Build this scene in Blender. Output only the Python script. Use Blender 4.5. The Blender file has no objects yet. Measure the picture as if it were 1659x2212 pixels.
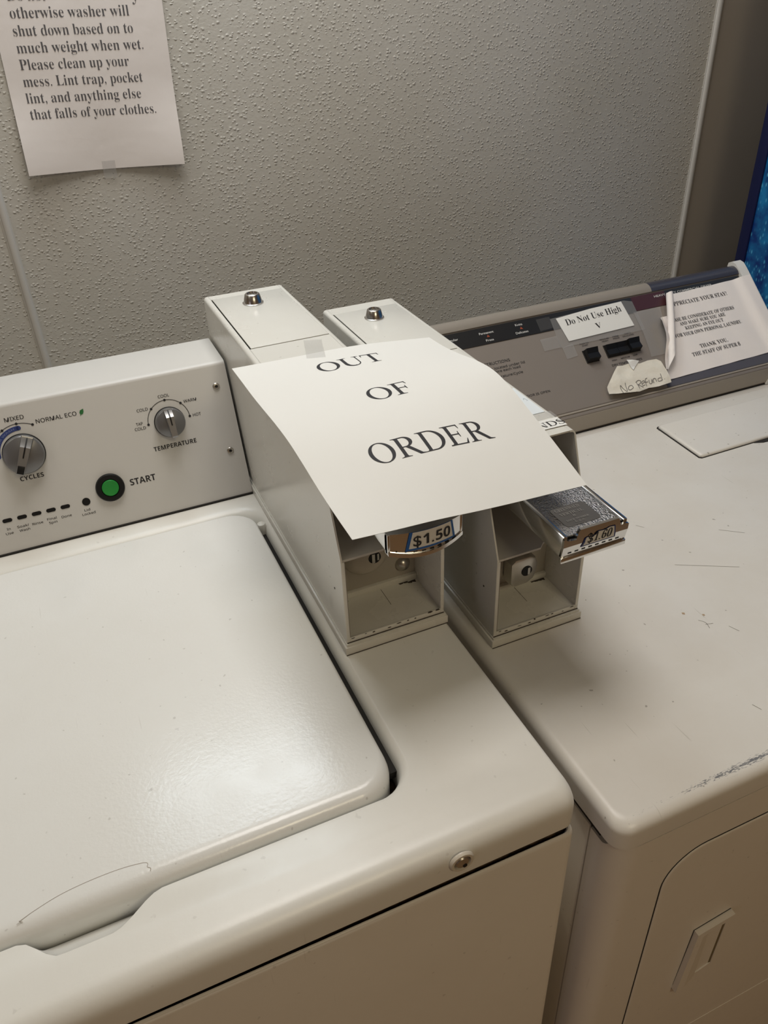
import bpy, bmesh, math, random
from mathutils import Vector, Matrix, noise
from mathutils.geometry import tessellate_polygon, delaunay_2d_cdt, interpolate_bezier

random.seed(7)
R = math.radians
SC = bpy.context.scene
COL = SC.collection
TOP = 0.915                      # height of the washer top above the floor; model z = 0 there
FLOOR = -TOP

# ------------------------------------------------------------------ camera
cam_d = bpy.data.cameras.new('camera')
cam_d.sensor_fit = 'VERTICAL'
cam_d.sensor_height = 36.0
cam_d.lens = 28.123
cam_d.clip_start = 0.02
cam = bpy.data.objects.new('camera', cam_d)
cam.location = (0, 0, TOP + 0.516)
cam.rotation_euler = (R(55.92459), R(1.98196), R(-23.74743))
COL.objects.link(cam)
SC.camera = cam

# ------------------------------------------------------------------ world, lights, exposure
SC.view_settings.view_transform = 'Standard'
SC.view_settings.look = 'None'
SC.view_settings.exposure = 0.0
SC.view_settings.gamma = 1.0
SC.view_settings.use_curve_mapping = False
world = bpy.data.worlds.new('world')
SC.world = world
world.use_nodes = True
world.node_tree.nodes['Background'].inputs[0].default_value = (1.0, 0.86, 0.70, 1)
world.node_tree.nodes['Background'].inputs[1].default_value = 0.0


def area(name, loc, rot, sx, sy, power, color):
    d = bpy.data.lights.new(name, 'AREA')
    d.shape = 'RECTANGLE'
    d.size, d.size_y, d.energy, d.color = sx, sy, power, color
    o = bpy.data.objects.new(name, d)
    o.location, o.rotation_euler = loc, rot
    COL.objects.link(o)
    return o


def ball(name, loc, r, power, color):
    d = bpy.data.lights.new(name, 'POINT')
    d.shadow_soft_size, d.energy, d.color = r, power, color
    o = bpy.data.objects.new(name, d)
    o.location = loc
    COL.objects.link(o)
    return o


area('wall_strip_light', (0.20, 1.195, TOP + 1.02), (R(-6), 0, 0), 0.50, 0.11, 2.5, (0.80, 0.92, 1.0))
area('ceiling_light', (0.30, 0.80, TOP + 1.50), (0, 0, 0), 0.7, 0.6, 11.2, (1.0, 0.955, 0.905))
area('ceiling_light', (-0.90, 0.60, TOP + 1.50), (0, 0, 0), 0.7, 0.7, 3.0, (1.0, 0.97, 0.80))
area('doorway_light', (-1.85, -0.60, TOP + 0.45), (R(90), 0, R(-73)), 0.7, 1.3, 2.2, (1.0, 0.92, 0.98))
area('front_fill_light', (0.45, -1.15, TOP + 1.48), (0, 0, 0), 0.6, 0.6, 9.4, (1.0, 0.86, 0.58))  # unseen lamp added behind the camera to warm the front faces

# ------------------------------------------------------------------ materials
MATS = {}


def new_mat(name):
    m = bpy.data.materials.new(name)
    m.use_nodes = True
    nt = m.node_tree
    return m, nt, nt.nodes['Principled BSDF']


def plain(name, col, rough=0.5, metal=0.0, spec=0.5, bump=None, coat=0.0):
    if name in MATS:
        return MATS[name]
    m, nt, b = new_mat(name)
    b.inputs['Base Color'].default_value = (*col, 1)
    b.inputs['Roughness'].default_value = rough
    b.inputs['Metallic'].default_value = metal
    b.inputs['Specular IOR Level'].default_value = spec
    b.inputs['Coat Weight'].default_value = coat
    if bump:
        sc, st, dist = bump
        tc = nt.nodes.new('ShaderNodeTexCoord')
        n = nt.nodes.new('ShaderNodeTexNoise')
        n.inputs['Scale'].default_value = sc
        n.inputs['Detail'].default_value = 3
        bp = nt.nodes.new('ShaderNodeBump')
        bp.inputs['Strength'].default_value = st
        bp.inputs['Distance'].default_value = dist
        nt.links.new(tc.outputs['Object'], n.inputs['Vector'])
        nt.links.new(n.outputs['Fac'], bp.inputs['Height'])
        nt.links.new(bp.outputs['Normal'], b.inputs['Normal'])
    MATS[name] = m
    return m


def ramp(nt, src, p0, p1, c0=(0, 0, 0, 1), c1=(1, 1, 1, 1)):
    r = nt.nodes.new('ShaderNodeValToRGB')
    e = r.color_ramp.elements
    e[0].position, e[1].position = p0, p1
    e[0].color, e[1].color = c0, c1
    nt.links.new(src, r.inputs[0])
    return r.outputs[0]


def mixc(nt, fac, a, b, mode='MIX'):
    x = nt.nodes.new('ShaderNodeMix')
    x.data_type = 'RGBA'
    x.blend_type = mode
    for s, v in ((0, fac), (6, a), (7, b)):
        if isinstance(v, (tuple, list, float, int)):
            x.inputs[s].default_value = v if not isinstance(v, tuple) else (*v, 1) if len(v) == 3 else v
        else:
            nt.links.new(v, x.inputs[s])
    return x.outputs[2]


def math_n(nt, op, a, b=None, c=None):
    n = nt.nodes.new('ShaderNodeMath')
    n.operation = op
    for i, v in enumerate((a, b, c)):
        if v is None:
            continue
        if isinstance(v, (int, float)):
            n.inputs[i].default_value = v
        else:
            nt.links.new(v, n.inputs[i])
    return n.outputs[0]


def enamel(name, col, rough=0.3, dirt=0.35, scuff=False, specks=1.0, peel=0.04, spec=0.5):
    """baked enamel with a little grime, specks and orange peel"""
    m, nt, b = new_mat(name)
    tc = nt.nodes.new('ShaderNodeTexCoord')
    big = nt.nodes.new('ShaderNodeTexNoise')
    big.inputs['Scale'].default_value = 9
    big.inputs['Detail'].default_value = 6
    big.inputs['Roughness'].default_value = 0.6
    nt.links.new(tc.outputs['Object'], big.inputs['Vector'])
    f = ramp(nt, big.outputs['Fac'], 0.38, 0.75)
    dcol = tuple(c * k for c, k in zip(col, (0.84, 0.80, 0.74)))
    c1 = mixc(nt, math_n(nt, 'MULTIPLY', f, dirt), col, dcol)
    sp = nt.nodes.new('ShaderNodeTexNoise')
    sp.inputs['Scale'].default_value = 160
    sp.inputs['Detail'].default_value = 1
    nt.links.new(tc.outputs['Object'], sp.inputs['Vector'])
    s = ramp(nt, sp.outputs['Fac'], 0.752, 0.79)
    c2 = mixc(nt, math_n(nt, 'MULTIPLY', s, 0.55 * specks), c1, (0.16, 0.13, 0.10))
    # hairline scratches: a stretched noise
    mp = nt.nodes.new('ShaderNodeMapping')
    mp.inputs['Rotation'].default_value = (0, 0, 0.9)
    mp.inputs['Scale'].default_value = (380, 14, 14)
    nt.links.new(tc.outputs['Object'], mp.inputs['Vector'])
    sc = nt.nodes.new('ShaderNodeTexNoise')
    sc.inputs['Scale'].default_value = 1
    sc.inputs['Detail'].default_value = 1
    nt.links.new(mp.outputs[0], sc.inputs['Vector'])
    s2 = ramp(nt, sc.outputs['Fac'], 0.77, 0.80)
    c3 = mixc(nt, math_n(nt, 'MULTIPLY', s2, 0.35 * specks), c2, (0.30, 0.27, 0.23))
    if scuff:
        # blue-black scuffs along the front edge of the dryer top
        sep = nt.nodes.new('ShaderNodeSeparateXYZ')
        nt.links.new(tc.outputs['Object'], sep.inputs[0])
        dy = math_n(nt, 'ABSOLUTE', math_n(nt, 'SUBTRACT', sep.outputs[1], 0.2835 - 0.61))
        near = ramp(nt, dy, 0.0006, 0.0048, (1, 1, 1, 1), (0, 0, 0, 1))
        mp2 = nt.nodes.new('ShaderNodeMapping')
        mp2.inputs['Scale'].default_value = (330, 1500, 60)
        nt.links.new(tc.outputs['Object'], mp2.inputs['Vector'])
        n3 = nt.nodes.new('ShaderNodeTexNoise')
        n3.inputs['Scale'].default_value = 1
        n3.inputs['Detail'].default_value = 4
        nt.links.new(mp2.outputs[0], n3.inputs['Vector'])
        grow = math_n(nt, 'MULTIPLY', math_n(nt, 'SUBTRACT', sep.outputs[0], 0.335 - 0.67), 2.6)
        grow = math_n(nt, 'MINIMUM', math_n(nt, 'MAXIMUM', grow, 0.0), 0.21)
        k = math_n(nt, 'ADD', math_n(nt, 'MULTIPLY', near, 0.25), grow)
        k = ramp(nt, math_n(nt, 'ADD', math_n(nt, 'MULTIPLY', n3.outputs['Fac'], 0.9), k), 0.80, 0.92)
        k = math_n(nt, 'MULTIPLY', k, math_n(nt, 'MINIMUM', math_n(nt, 'MULTIPLY', near, 1.6), 1.0))
        c3 = mixc(nt, math_n(nt, 'MULTIPLY', k, 0.8), c3, (0.05, 0.06, 0.085))
    nt.links.new(c3, b.inputs['Base Color'])
    rr = math_n(nt, 'ADD', math_n(nt, 'MULTIPLY', f, 0.12), rough)
    nt.links.new(rr, b.inputs['Roughness'])
    op = nt.nodes.new('ShaderNodeTexNoise')
    op.inputs['Scale'].default_value = 330
    op.inputs['Detail'].default_value = 2
    nt.links.new(tc.outputs['Object'], op.inputs['Vector'])
    bp = nt.nodes.new('ShaderNodeBump')
    bp.inputs['Strength'].default_value = peel
    bp.inputs['Distance'].default_value = 0.001
    nt.links.new(op.outputs['Fac'], bp.inputs['Height'])
    nt.links.new(bp.outputs['Normal'], b.inputs['Normal'])
    b.inputs['Specular IOR Level'].default_value = spec
    MATS[name] = m
    return m


ENAMEL = enamel('white_enamel', (0.75, 0.74, 0.70), 0.28, 0.30, specks=0.25)
LIDMAT = enamel('lid_enamel', (0.755, 0.755, 0.735), 0.16, 0.20, specks=0.5, peel=0.10, spec=0.5)
BOXMAT = enamel('coin_box_paint', (0.69, 0.68, 0.635), 0.22, 0.25, specks=0.5)
DRYMAT = enamel('dryer_enamel', (0.72, 0.695, 0.65), 0.33, 0.45, scuff=True, specks=1.0)
FRONTMAT = enamel('cabinet_enamel', (0.74, 0.70, 0.64), 0.33, 0.2, specks=0.4)
CONSOLE = plain('console_paint', (0.61, 0.60, 0.575), 0.40, bump=(900, 0.05, 0.0005))
BLACK = plain('black_plastic', (0.007, 0.007, 0.008), 0.42, spec=0.3)
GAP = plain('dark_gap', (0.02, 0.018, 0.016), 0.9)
INK = plain('black_ink', (0.018, 0.017, 0.020), 0.7)
INKG = plain('grey_ink', (0.10, 0.095, 0.10), 0.7)
WHITEINK = plain('white_ink', (0.62, 0.62, 0.60), 0.6)
CHROME = plain('chrome', (0.72, 0.72, 0.72), 0.15, metal=1.0)
STEEL = plain('brushed_steel', (0.52, 0.50, 0.47), 0.30, metal=1.0)
LOCKMET = plain('lock_metal', (0.60, 0.58, 0.54), 0.34, metal=0.85, bump=(500, 0.15, 0.0006))
HAMMER = plain('hammered_chrome', (0.50, 0.50, 0.51), 0.17, metal=1.0, bump=(620, 1.0, 0.0022))
KNOBGREY = plain('knob_grey', (0.20, 0.20, 0.205), 0.30, metal=0.55)
KNOBLIGHT = plain('knob_grip_grey', (0.30, 0.30, 0.30), 0.25, metal=0.6)
GREEN = plain('green_button', (0.02, 0.26, 0.045), 0.32)
BLUEINK = plain('blue_ink', (0.03, 0.055, 0.22), 0.5)
LABELBLUE = plain('label_blue', (0.012, 0.10, 0.36), 0.5)
LABELNAVY = plain('label_navy', (0.016, 0.03, 0.16), 0.5)
LABELGREY = plain('label_silver', (0.68, 0.66, 0.62), 0.45)
PAPER = plain('white_paper', (0.765, 0.76, 0.73), 0.75, bump=(90, 0.06, 0.002))
PAPERW = plain('notice_paper', (0.80, 0.75, 0.72), 0.75, bump=(40, 0.12, 0.004))
PAPERB = plain('crumpled_paper', (0.74, 0.70, 0.61), 0.8, bump=(160, 0.35, 0.002))
BLUEPAPER = plain('pale_blue_paper', (0.70, 0.745, 0.77), 0.7)
TAUPE = plain('taupe_panel', (0.235, 0.205, 0.180), 0.36, bump=(700, 0.04, 0.0005))
TRIMGREY = plain('console_trim_grey', (0.28, 0.25, 0.215), 0.36)
STRIPBLACK = plain('black_strip', (0.018, 0.018, 0.019), 0.30)
MAROON = plain('maroon_strip', (0.060, 0.018, 0.022), 0.32)
GLOSSNAVY = plain('dark_gloss_roll', (0.055, 0.055, 0.072), 0.22)
ORANGE = plain('orange_ink', (0.28, 0.055, 0.02), 0.6)
GREENINK = plain('green_ink', (0.02, 0.16, 0.04), 0.6)
NAVY = plain('navy_metal', (0.002, 0.006, 0.055), 0.4)
DARKSTEEL = plain('dark_cabinet', (0.03, 0.03, 0.03), 0.5)
CHIP = plain('bare_chip', (0.045, 0.035, 0.028), 0.8)
OLIVE = plain('recess_olive', (0.165, 0.13, 0.07), 0.6)  # darker olive for the floor of the finger recess
STRIPMAT = plain('wall_strip', (0.60, 0.59, 0.56), 0.4)


def rust_mat():
    m, nt, b = new_mat('rusty_lint')
    tc = nt.nodes.new('ShaderNodeTexCoord')
    n = nt.nodes.new('ShaderNodeTexNoise')
    n.inputs['Scale'].default_value = 140
    n.inputs['Detail'].default_value = 6
    nt.links.new(tc.outputs['Object'], n.inputs['Vector'])
    c = ramp(nt, n.outputs['Fac'], 0.40, 0.70, (0.018, 0.010, 0.006, 1), (0.16, 0.10, 0.055, 1))
    nt.links.new(c, b.inputs['Base Color'])
    b.inputs['Roughness'].default_value = 0.9
    return m


RUST = rust_mat()


def wall_mat(name, col, bumpy=True, rough=0.36):
    m, nt, b = new_mat(name)
    tc = nt.nodes.new('ShaderNodeTexCoord')
    n = nt.nodes.new('ShaderNodeTexNoise')
    n.inputs['Scale'].default_value = 2.6
    n.inputs['Detail'].default_value = 5
    nt.links.new(tc.outputs['Object'], n.inputs['Vector'])
    f = ramp(nt, n.outputs['Fac'], 0.42, 0.70)
    c = mixc(nt, math_n(nt, 'MULTIPLY', f, 0.40), col, tuple(a * k for a, k in zip(col, (0.80, 0.76, 0.66))))
    nt.links.new(c, b.inputs['Base Color'])
    b.inputs['Roughness'].default_value = rough
    b.inputs['Specular IOR Level'].default_value = 0.35
    if bumpy:
        mp = nt.nodes.new('ShaderNodeMapping')
        mp.inputs['Scale'].default_value = (1, 1, 1.25)
        nt.links.new(tc.outputs['Object'], mp.inputs['Vector'])
        wob = nt.nodes.new('ShaderNodeTexNoise')
        wob.inputs['Scale'].default_value = 260
        wob.inputs['Detail'].default_value = 2
        nt.links.new(mp.outputs[0], wob.inputs['Vector'])
        warp = nt.nodes.new('ShaderNodeMix')
        warp.data_type = 'VECTOR'
        warp.inputs[0].default_value = 0.0035
        nt.links.new(mp.outputs[0], warp.inputs[4])
        nt.links.new(wob.outputs['Color'], warp.inputs[5])
        v = nt.nodes.new('ShaderNodeTexVoronoi')
        v.feature = 'F1'
        v.inputs['Scale'].default_value = 178
        nt.links.new(warp.outputs[1], v.inputs['Vector'])
        sepc = nt.nodes.new('ShaderNodeSeparateColor')
        nt.links.new(v.outputs['Color'], sepc.inputs[0])
        size = math_n(nt, 'ADD', math_n(nt, 'MULTIPLY', sepc.outputs[0], 0.34), 0.26)
        d = math_n(nt, 'DIVIDE', v.outputs['Distance'], size)
        h = ramp(nt, d, 0.0, 1.0, (1, 1, 1, 1), (0, 0, 0, 1))
        h.node.color_ramp.interpolation = 'EASE'
        hh = math_n(nt, 'ADD', math_n(nt, 'MULTIPLY', h, 0.8), math_n(nt, 'MULTIPLY', wob.outputs['Fac'], 0.22))
        bp = nt.nodes.new('ShaderNodeBump')
        bp.inputs['Strength'].default_value = 0.62
        bp.inputs['Distance'].default_value = 0.0018
        nt.links.new(hh, bp.inputs['Height'])
        nt.links.new(bp.outputs['Normal'], b.inputs['Normal'])
    return m


WALL = wall_mat('textured_wall_panel', (0.58, 0.565, 0.52))
WALLSMOOTH = wall_mat('smooth_wall_paint', (0.36, 0.325, 0.285), False, 0.5)
ROOMWALL = plain('room_wall_paint', (0.50, 0.37, 0.25), 0.7)
CEIL = plain('ceiling_paint', (0.70, 0.67, 0.62), 0.8)
FLOORM = wall_mat('brown_floor_tile', (0.30, 0.185, 0.10), False, 0.4)


def clear_tape(name, fac):
    m, nt, b = new_mat(name)
    out = nt.nodes['Material Output']
    t = nt.nodes.new('ShaderNodeBsdfTransparent')
    t.inputs[0].default_value = (0.97, 0.97, 0.97, 1)
    b.inputs['Base Color'].default_value = (0.70, 0.69, 0.68, 1)
    b.inputs['Roughness'].default_value = 0.28
    mx = nt.nodes.new('ShaderNodeMixShader')
    mx.inputs[0].default_value = fac
    nt.links.new(t.outputs[0], mx.inputs[1])
    nt.links.new(b.outputs[0], mx.inputs[2])
    nt.links.new(mx.outputs[0], out.inputs[0])
    return m


TAPE = clear_tape('clear_tape', 0.11)
TAPETHIN = clear_tape('thin_clear_tape', 0.03)


def flecks():
    m, nt, b = new_mat('blue_droplet_print')
    tc = nt.nodes.new('ShaderNodeTexCoord')
    mp = nt.nodes.new('ShaderNodeMapping')
    mp.inputs['Scale'].default_value = (1, 150, 72)
    nt.links.new(tc.outputs['Object'], mp.inputs['Vector'])
    v = nt.nodes.new('ShaderNodeTexVoronoi')
    v.inputs['Scale'].default_value = 1
    nt.links.new(mp.outputs[0], v.inputs['Vector'])
    n = nt.nodes.new('ShaderNodeTexNoise')
    n.inputs['Scale'].default_value = 38
    n.inputs['Detail'].default_value = 4
    nt.links.new(tc.outputs['Object'], n.inputs['Vector'])
    f = ramp(nt, v.outputs['Distance'], 0.10, 0.34, (1, 1, 1, 1), (0, 0, 0, 1))
    c = ramp(nt, n.outputs['Fac'], 0.35, 0.72, (0.002, 0.035, 0.20, 1), (0.01, 0.22, 0.52, 1))
    sep = nt.nodes.new('ShaderNodeSeparateColor')
    nt.links.new(v.outputs['Color'], sep.inputs[0])
    sel = ramp(nt, sep.outputs[0], 0.30, 0.75)
    c = mixc(nt, math_n(nt, 'MULTIPLY', f, sel), c, (0.10, 0.50, 0.80))
    nt.links.new(c, b.inputs['Base Color'])
    b.inputs['Roughness'].default_value = 0.25
    return m


FLECK = flecks()

# ------------------------------------------------------------------ object helpers
ORIG = {}


def thing(name, label, cat, loc, group=None):
    o = bpy.data.objects.new(name, None)
    COL.objects.link(o)
    o.location = (loc[0], loc[1], loc[2] + TOP)
    o.empty_display_size = 0.05
    ORIG[o] = Vector(o.location)
    tag(o, label, cat, group)
    return o


def tag(o, label=None, cat=None, group=None, kind=None):
    for k, v in (('label', label), ('category', cat), ('group', group), ('kind', kind)):
        if v:
            o[k] = v
    return o


def obj(name, bm, mat, parent=None, smooth=35, label=None, keep=False):
    """link a bmesh given in model space (z = 0 at the washer top) as one mesh object"""
    if isinstance(bm, Multi):
        for b in bm:
            o = obj(name, b, mat, parent, smooth, label, keep)
        return o
    if not keep:
        bmesh.ops.remove_doubles(bm, verts=bm.verts, dist=1e-6)
    bmesh.ops.recalc_face_normals(bm, faces=bm.faces)
    if parent is not None:
        org = ORIG[parent]
    else:
        org = Vector((0, 0, TOP))
        if bm.verts:
            org = sum((v.co for v in bm.verts), Vector()) / len(bm.verts) + Vector((0, 0, TOP))
            org.z = min(v.co.z for v in bm.verts) + TOP
            if mat in (DRYMAT, WALL, WALLSMOOTH, FLECK):
                org = Vector((0, 0, TOP))
    bmesh.ops.translate(bm, verts=bm.verts, vec=Vector((0, 0, TOP)) - org)
    me = bpy.data.meshes.new(name)
    bm.to_mesh(me)
    bm.free()
    me.materials.append(mat)
    if smooth:
        for p in me.polygons:
            p.use_smooth = True
        me.set_sharp_from_angle(angle=R(smooth))
    o = bpy.data.objects.new(name, me)
    COL.objects.link(o)
    if parent is not None:
        o.parent = parent
    else:
        o.location = org
    ORIG[o] = org
    if label:
        o['label'] = label
    return o


def struct(name, bm, mat):
    return tag(obj(name, bm, mat, None, 0), kind='structure')


def BM():
    return bmesh.new()


class Multi(list):
    """several meshes that become one part each"""
    def new(s):
        s.append(bmesh.new())
        return s[-1]


def box(bm, x0, x1, y0, y1, z0, z1, bev=0.0, seg=2):
    r = bmesh.ops.create_cube(bm, size=1.0)
    vs = r['verts']
    for v in vs:
        v.co = Vector((x0 + (v.co.x + .5) * (x1 - x0), y0 + (v.co.y + .5) * (y1 - y0), z0 + (v.co.z + .5) * (z1 - z0)))
    if bev > 0:
        es = list({e for v in vs for e in v.link_edges})
        bmesh.ops.bevel(bm, geom=es, offset=bev, segments=seg, affect='EDGES', profile=0.5)
    return bm


def prism(bm, pts, f, a, b):
    """pts: 2d outline; f(p, t) -> Vector with t in (a, b)"""
    A = [bm.verts.new(f(p, a)) for p in pts]
    B = [bm.verts.new(f(p, b)) for p in pts]
    n = len(pts)
    bm.faces.new(A[::-1])
    bm.faces.new(B)
    for i in range(n):
        bm.faces.new((A[i], A[(i + 1) % n], B[(i + 1) % n], B[i]))
    return bm


def loops(bm, rings, cap0=False, cap1=False, closed=True):
    vr = [[bm.verts.new(p) for p in r] for r in rings]
    n = len(rings[0])
    for a, b in zip(vr[:-1], vr[1:]):
        for i in range(n if closed else n - 1):
            j = (i + 1) % n
            bm.faces.new((a[i], a[j], b[j], b[i]))
    if cap0:
        bm.faces.new(vr[0][::-1])
    if cap1:
        bm.faces.new(vr[-1])
    return vr


def rrect(x0, x1, y0, y1, r, n=8):
    pts = []
    for cx, cy, a0 in ((x1 - r, y1 - r, 0), (x0 + r, y1 - r, 90), (x0 + r, y0 + r, 180), (x1 - r, y0 + r, 270)):
        for k in range(n + 1):
            a = R(a0 + 90 * k / n)
            pts.append((cx + r * math.cos(a), cy + r * math.sin(a)))
    return pts


def lathe(bm, prof, c, ax, seg=36, cap=True):
    """prof: (radius, height) along axis ax from c"""
    ax = Vector(ax).normalized()
    u = ax.orthogonal().normalized()
    w = ax.cross(u)
    c = Vector(c)
    rings = []
    for r, h in prof:
        rings.append([c + ax * h + (u * math.cos(2 * math.pi * k / seg) + w * math.sin(2 * math.pi * k / seg)) * max(r, 1e-5) for k in range(seg)])
    loops(bm, rings, cap, cap)
    return bm


def tube(bm, pts, r, seg=8):
    pts = [Vector(p) for p in pts]
    rings = []
    for i, p in enumerate(pts):
        d = (pts[min(i + 1, len(pts) - 1)] - pts[max(i - 1, 0)]).normalized()
        u = d.orthogonal().normalized()
        w = d.cross(u)
        rings.append([p + (u * math.cos(2 * math.pi * k / seg) + w * math.sin(2 * math.pi * k / seg)) * r for k in range(seg)])
    loops(bm, rings, True, True)
    return bm


class Plane:
    """S(u, v, w): a point on a flat face, w metres off it"""
    def __init__(s, p0, eu, ev):
        s.p0, s.eu, s.ev = Vector(p0), Vector(eu).normalized(), Vector(ev).normalized()
        s.n = s.eu.cross(s.ev)

    def __call__(s, u, v, w=0.0):
        return s.p0 + s.eu * u + s.ev * v + s.n * w


def pbox(bm, S, u0, u1, v0, v1, w0, w1, bev=0.0):
    rings = []
    if bev <= 0:
        rings = [[S(u0, v0, w), S(u1, v0, w), S(u1, v1, w), S(u0, v1, w)] for w in (w0, w1)]
    else:
        for ins, w in ((0, w0), (0, w1 - bev), (bev * .3, w1 - bev * .3), (bev, w1)):
            rings.append([S(u0 + ins, v0 + ins, w), S(u1 - ins, v0 + ins, w), S(u1 - ins, v1 - ins, w), S(u0 + ins, v1 - ins, w)])
    loops(bm, rings, True, True)
    return bm


def ppoly(bm, S, pts, w0, w1):
    loops(bm, [[S(u, v, w) for u, v in pts] for w in (w0, w1)], True, True)
    return bm


def pdisc(bm, S, u, v, r, w0, w1, seg=24):
    return ppoly(bm, S, [(u + r * math.cos(2 * math.pi * k / seg), v + r * math.sin(2 * math.pi * k / seg)) for k in range(seg)], w0, w1)


def inside(p, poly):
    c = False
    n = len(poly)
    for i in range(n):
        (x0, y0), (x1, y1) = poly[i], poly[i - 1]
        if (y0 > p[1]) != (y1 > p[1]) and p[0] < (x1 - x0) * (p[1] - y0) / (y1 - y0) + x0:
            c = not c
    return c


def sheet(bm, poly, S, step, thick=0.0002, w=lambda u, v: 0.0):
    """a thin sheet over the 2d outline, finely divided so it can follow a curved surface"""
    out = []
    for i, a in enumerate(poly):
        b = poly[(i + 1) % len(poly)]
        k = max(1, int(math.dist(a, b) / step))
        for j in range(k):
            out.append((a[0] + (b[0] - a[0]) * j / k, a[1] + (b[1] - a[1]) * j / k))
    n = len(out)
    x0, x1 = min(p[0] for p in out), max(p[0] for p in out)
    y0, y1 = min(p[1] for p in out), max(p[1] for p in out)
    pts = list(out)
    y = y0 + step * .5
    while y < y1:
        x = x0 + step * .5
        while x < x1:
            if inside((x, y), out) and min(math.dist((x, y), q) for q in out) > step * .45:
                pts.append((x, y))
            x += step
        y += step
    vs, es, fs, *_ = delaunay_2d_cdt([Vector(p) for p in pts], [(i, (i + 1) % n) for i in range(n)], [], 1, 1e-7)
    for off in (0.0, thick):
        vv = [bm.verts.new(S(p[0], p[1], w(p[0], p[1]) + off)) for p in vs]
        for f in fs:
            try:
                bm.faces.new([vv[i] for i in f])
            except ValueError:
                pass
    return bm


# ------------------------------------------------------------------ lettering
FONTSETS = {
    'serifb': (0x1D400, 0x1D41A, 0x1D7CE, 0.0), 'serif': (0x1D400, 0x1D41A, 0x1D7CE, -0.0085),
    'sans': (0x1D5A0, 0x1D5BA, 0x1D7E2, 0.007), 'sansb': (0x1D5D4, 0x1D5EE, 0x1D7EC, 0.0), 'plain': (None, None, None, 0.0),
    'plainb': (None, None, None, 0.008)}


def raw_text(s, mode):
    bu, bl, bd, off = FONTSETS[mode]
    t = ''
    for ch in s:
        if bu and 'A' <= ch <= 'Z':
            t += chr(bu + ord(ch) - 65)
        elif bu and 'a' <= ch <= 'z':
            t += chr(bl + ord(ch) - 97)
        elif bu and '0' <= ch <= '9':
            t += chr(bd + ord(ch) - 48)
        else:
            t += ch
    cu = bpy.data.curves.new('tmp_text', 'FONT')
    cu.body = t
    cu.size = 1
    cu.offset = off
    cu.resolution_u = 4
    o = bpy.data.objects.new('tmp_text', cu)
    COL.objects.link(o)
    dg = bpy.context.evaluated_depsgraph_get()
    me = bpy.data.meshes.new_from_object(o.evaluated_get(dg))
    vs = [(v.co.x, v.co.y) for v in me.vertices]
    fs = [tuple(p.vertices) for p in me.polygons]
    bpy.data.objects.remove(o)
    bpy.data.curves.remove(cu)
    bpy.data.meshes.remove(me)
    return vs, fs


CAP = {}


def cap_height(mode):
    if mode not in CAP:
        CAP[mode] = max(v[1] for v in raw_text('H', mode)[0])
    return CAP[mode]


def write(bm, s, u0, u1, vb, cap, S, mode='sans', w=0.0003, slope=0.0, shear=0.0, curve=None):
    """letters of s between u0 and u1, baseline vb, capital height cap, on surface S"""
    if isinstance(bm, Multi):
        bm = bm.new()
    vs, fs = raw_text(s, mode)
    x0, x1 = min(v[0] for v in vs), max(v[0] for v in vs)
    ky = cap / cap_height(mode)
    kx = (u1 - u0) / (x1 - x0)
    vv = []
    for x, y in vs:
        u = u0 + (x - x0) * kx + shear * y * ky
        vv.append(bm.verts.new(S(u, vb + y * ky + slope * (u - u0), w)))
    for f in fs:
        try:
            bm.faces.new([vv[i] for i in f])
        except ValueError:
            pass


# a light old-style serif drawn from strokes (units: 1000 to the em, capitals 662 high)
def g_rect(x0, y0, x1, y1):
    n = max(1, int(abs(y1 - y0) / 110))
    m = max(1, int(abs(x1 - x0) / 110))
    return [[(x0 + (x1 - x0) * i / m, y0 + (y1 - y0) * j / n), (x0 + (x1 - x0) * (i + 1) / m, y0 + (y1 - y0) * j / n),
             (x0 + (x1 - x0) * (i + 1) / m, y0 + (y1 - y0) * (j + 1) / n), (x0 + (x1 - x0) * i / m, y0 + (y1 - y0) * (j + 1) / n)] for i in range(m) for j in range(n)]


def g_serif(x0, x1, s0, s1, y, up):
    """flat serif from x0 to x1 at y with brackets into the stem s0..s1"""
    t, h = 17 * up, 62 * up
    q = g_rect(x0, y, x1, y + t)
    for xa, xb in ((x0 + 25, s0), (x1 - 25, s1)):
        q.append([(xa, y + t), (xb, y + t), (xb, y + h), (xb + (xa - xb) * .22, y + t + 14 * up)])
    return q


def g_arc(cx, cy, rx, ry, ix, iy, a0, a1, icx=None, icy=None, n=40):
    icx = cx if icx is None else icx
    icy = cy if icy is None else icy
    q = []
    for k in range(n):
        a, b = R(a0 + (a1 - a0) * k / n), R(a0 + (a1 - a0) * (k + 1) / n)
        q.append([(cx + rx * math.cos(a), cy + ry * math.sin(a)), (cx + rx * math.cos(b), cy + ry * math.sin(b)),
                  (icx + ix * math.cos(b), icy + iy * math.sin(b)), (icx + ix * math.cos(a), icy + iy * math.sin(a))])
    return q


def g_diag(x0, y0, w0, x1, y1, w1, n=7):
    q = []
    for k in range(n):
        a, b = k / n, (k + 1) / n
        P = lambda t: (x0 + (x1 - x0) * t, y0 + (y1 - y0) * t, w0 + (w1 - w0) * t)
        (xa, ya, wa), (xb, yb, wb) = P(a), P(b)
        q.append([(xa, ya), (xa + wa, ya), (xb + wb, yb), (xb, yb)])
    return q


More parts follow.
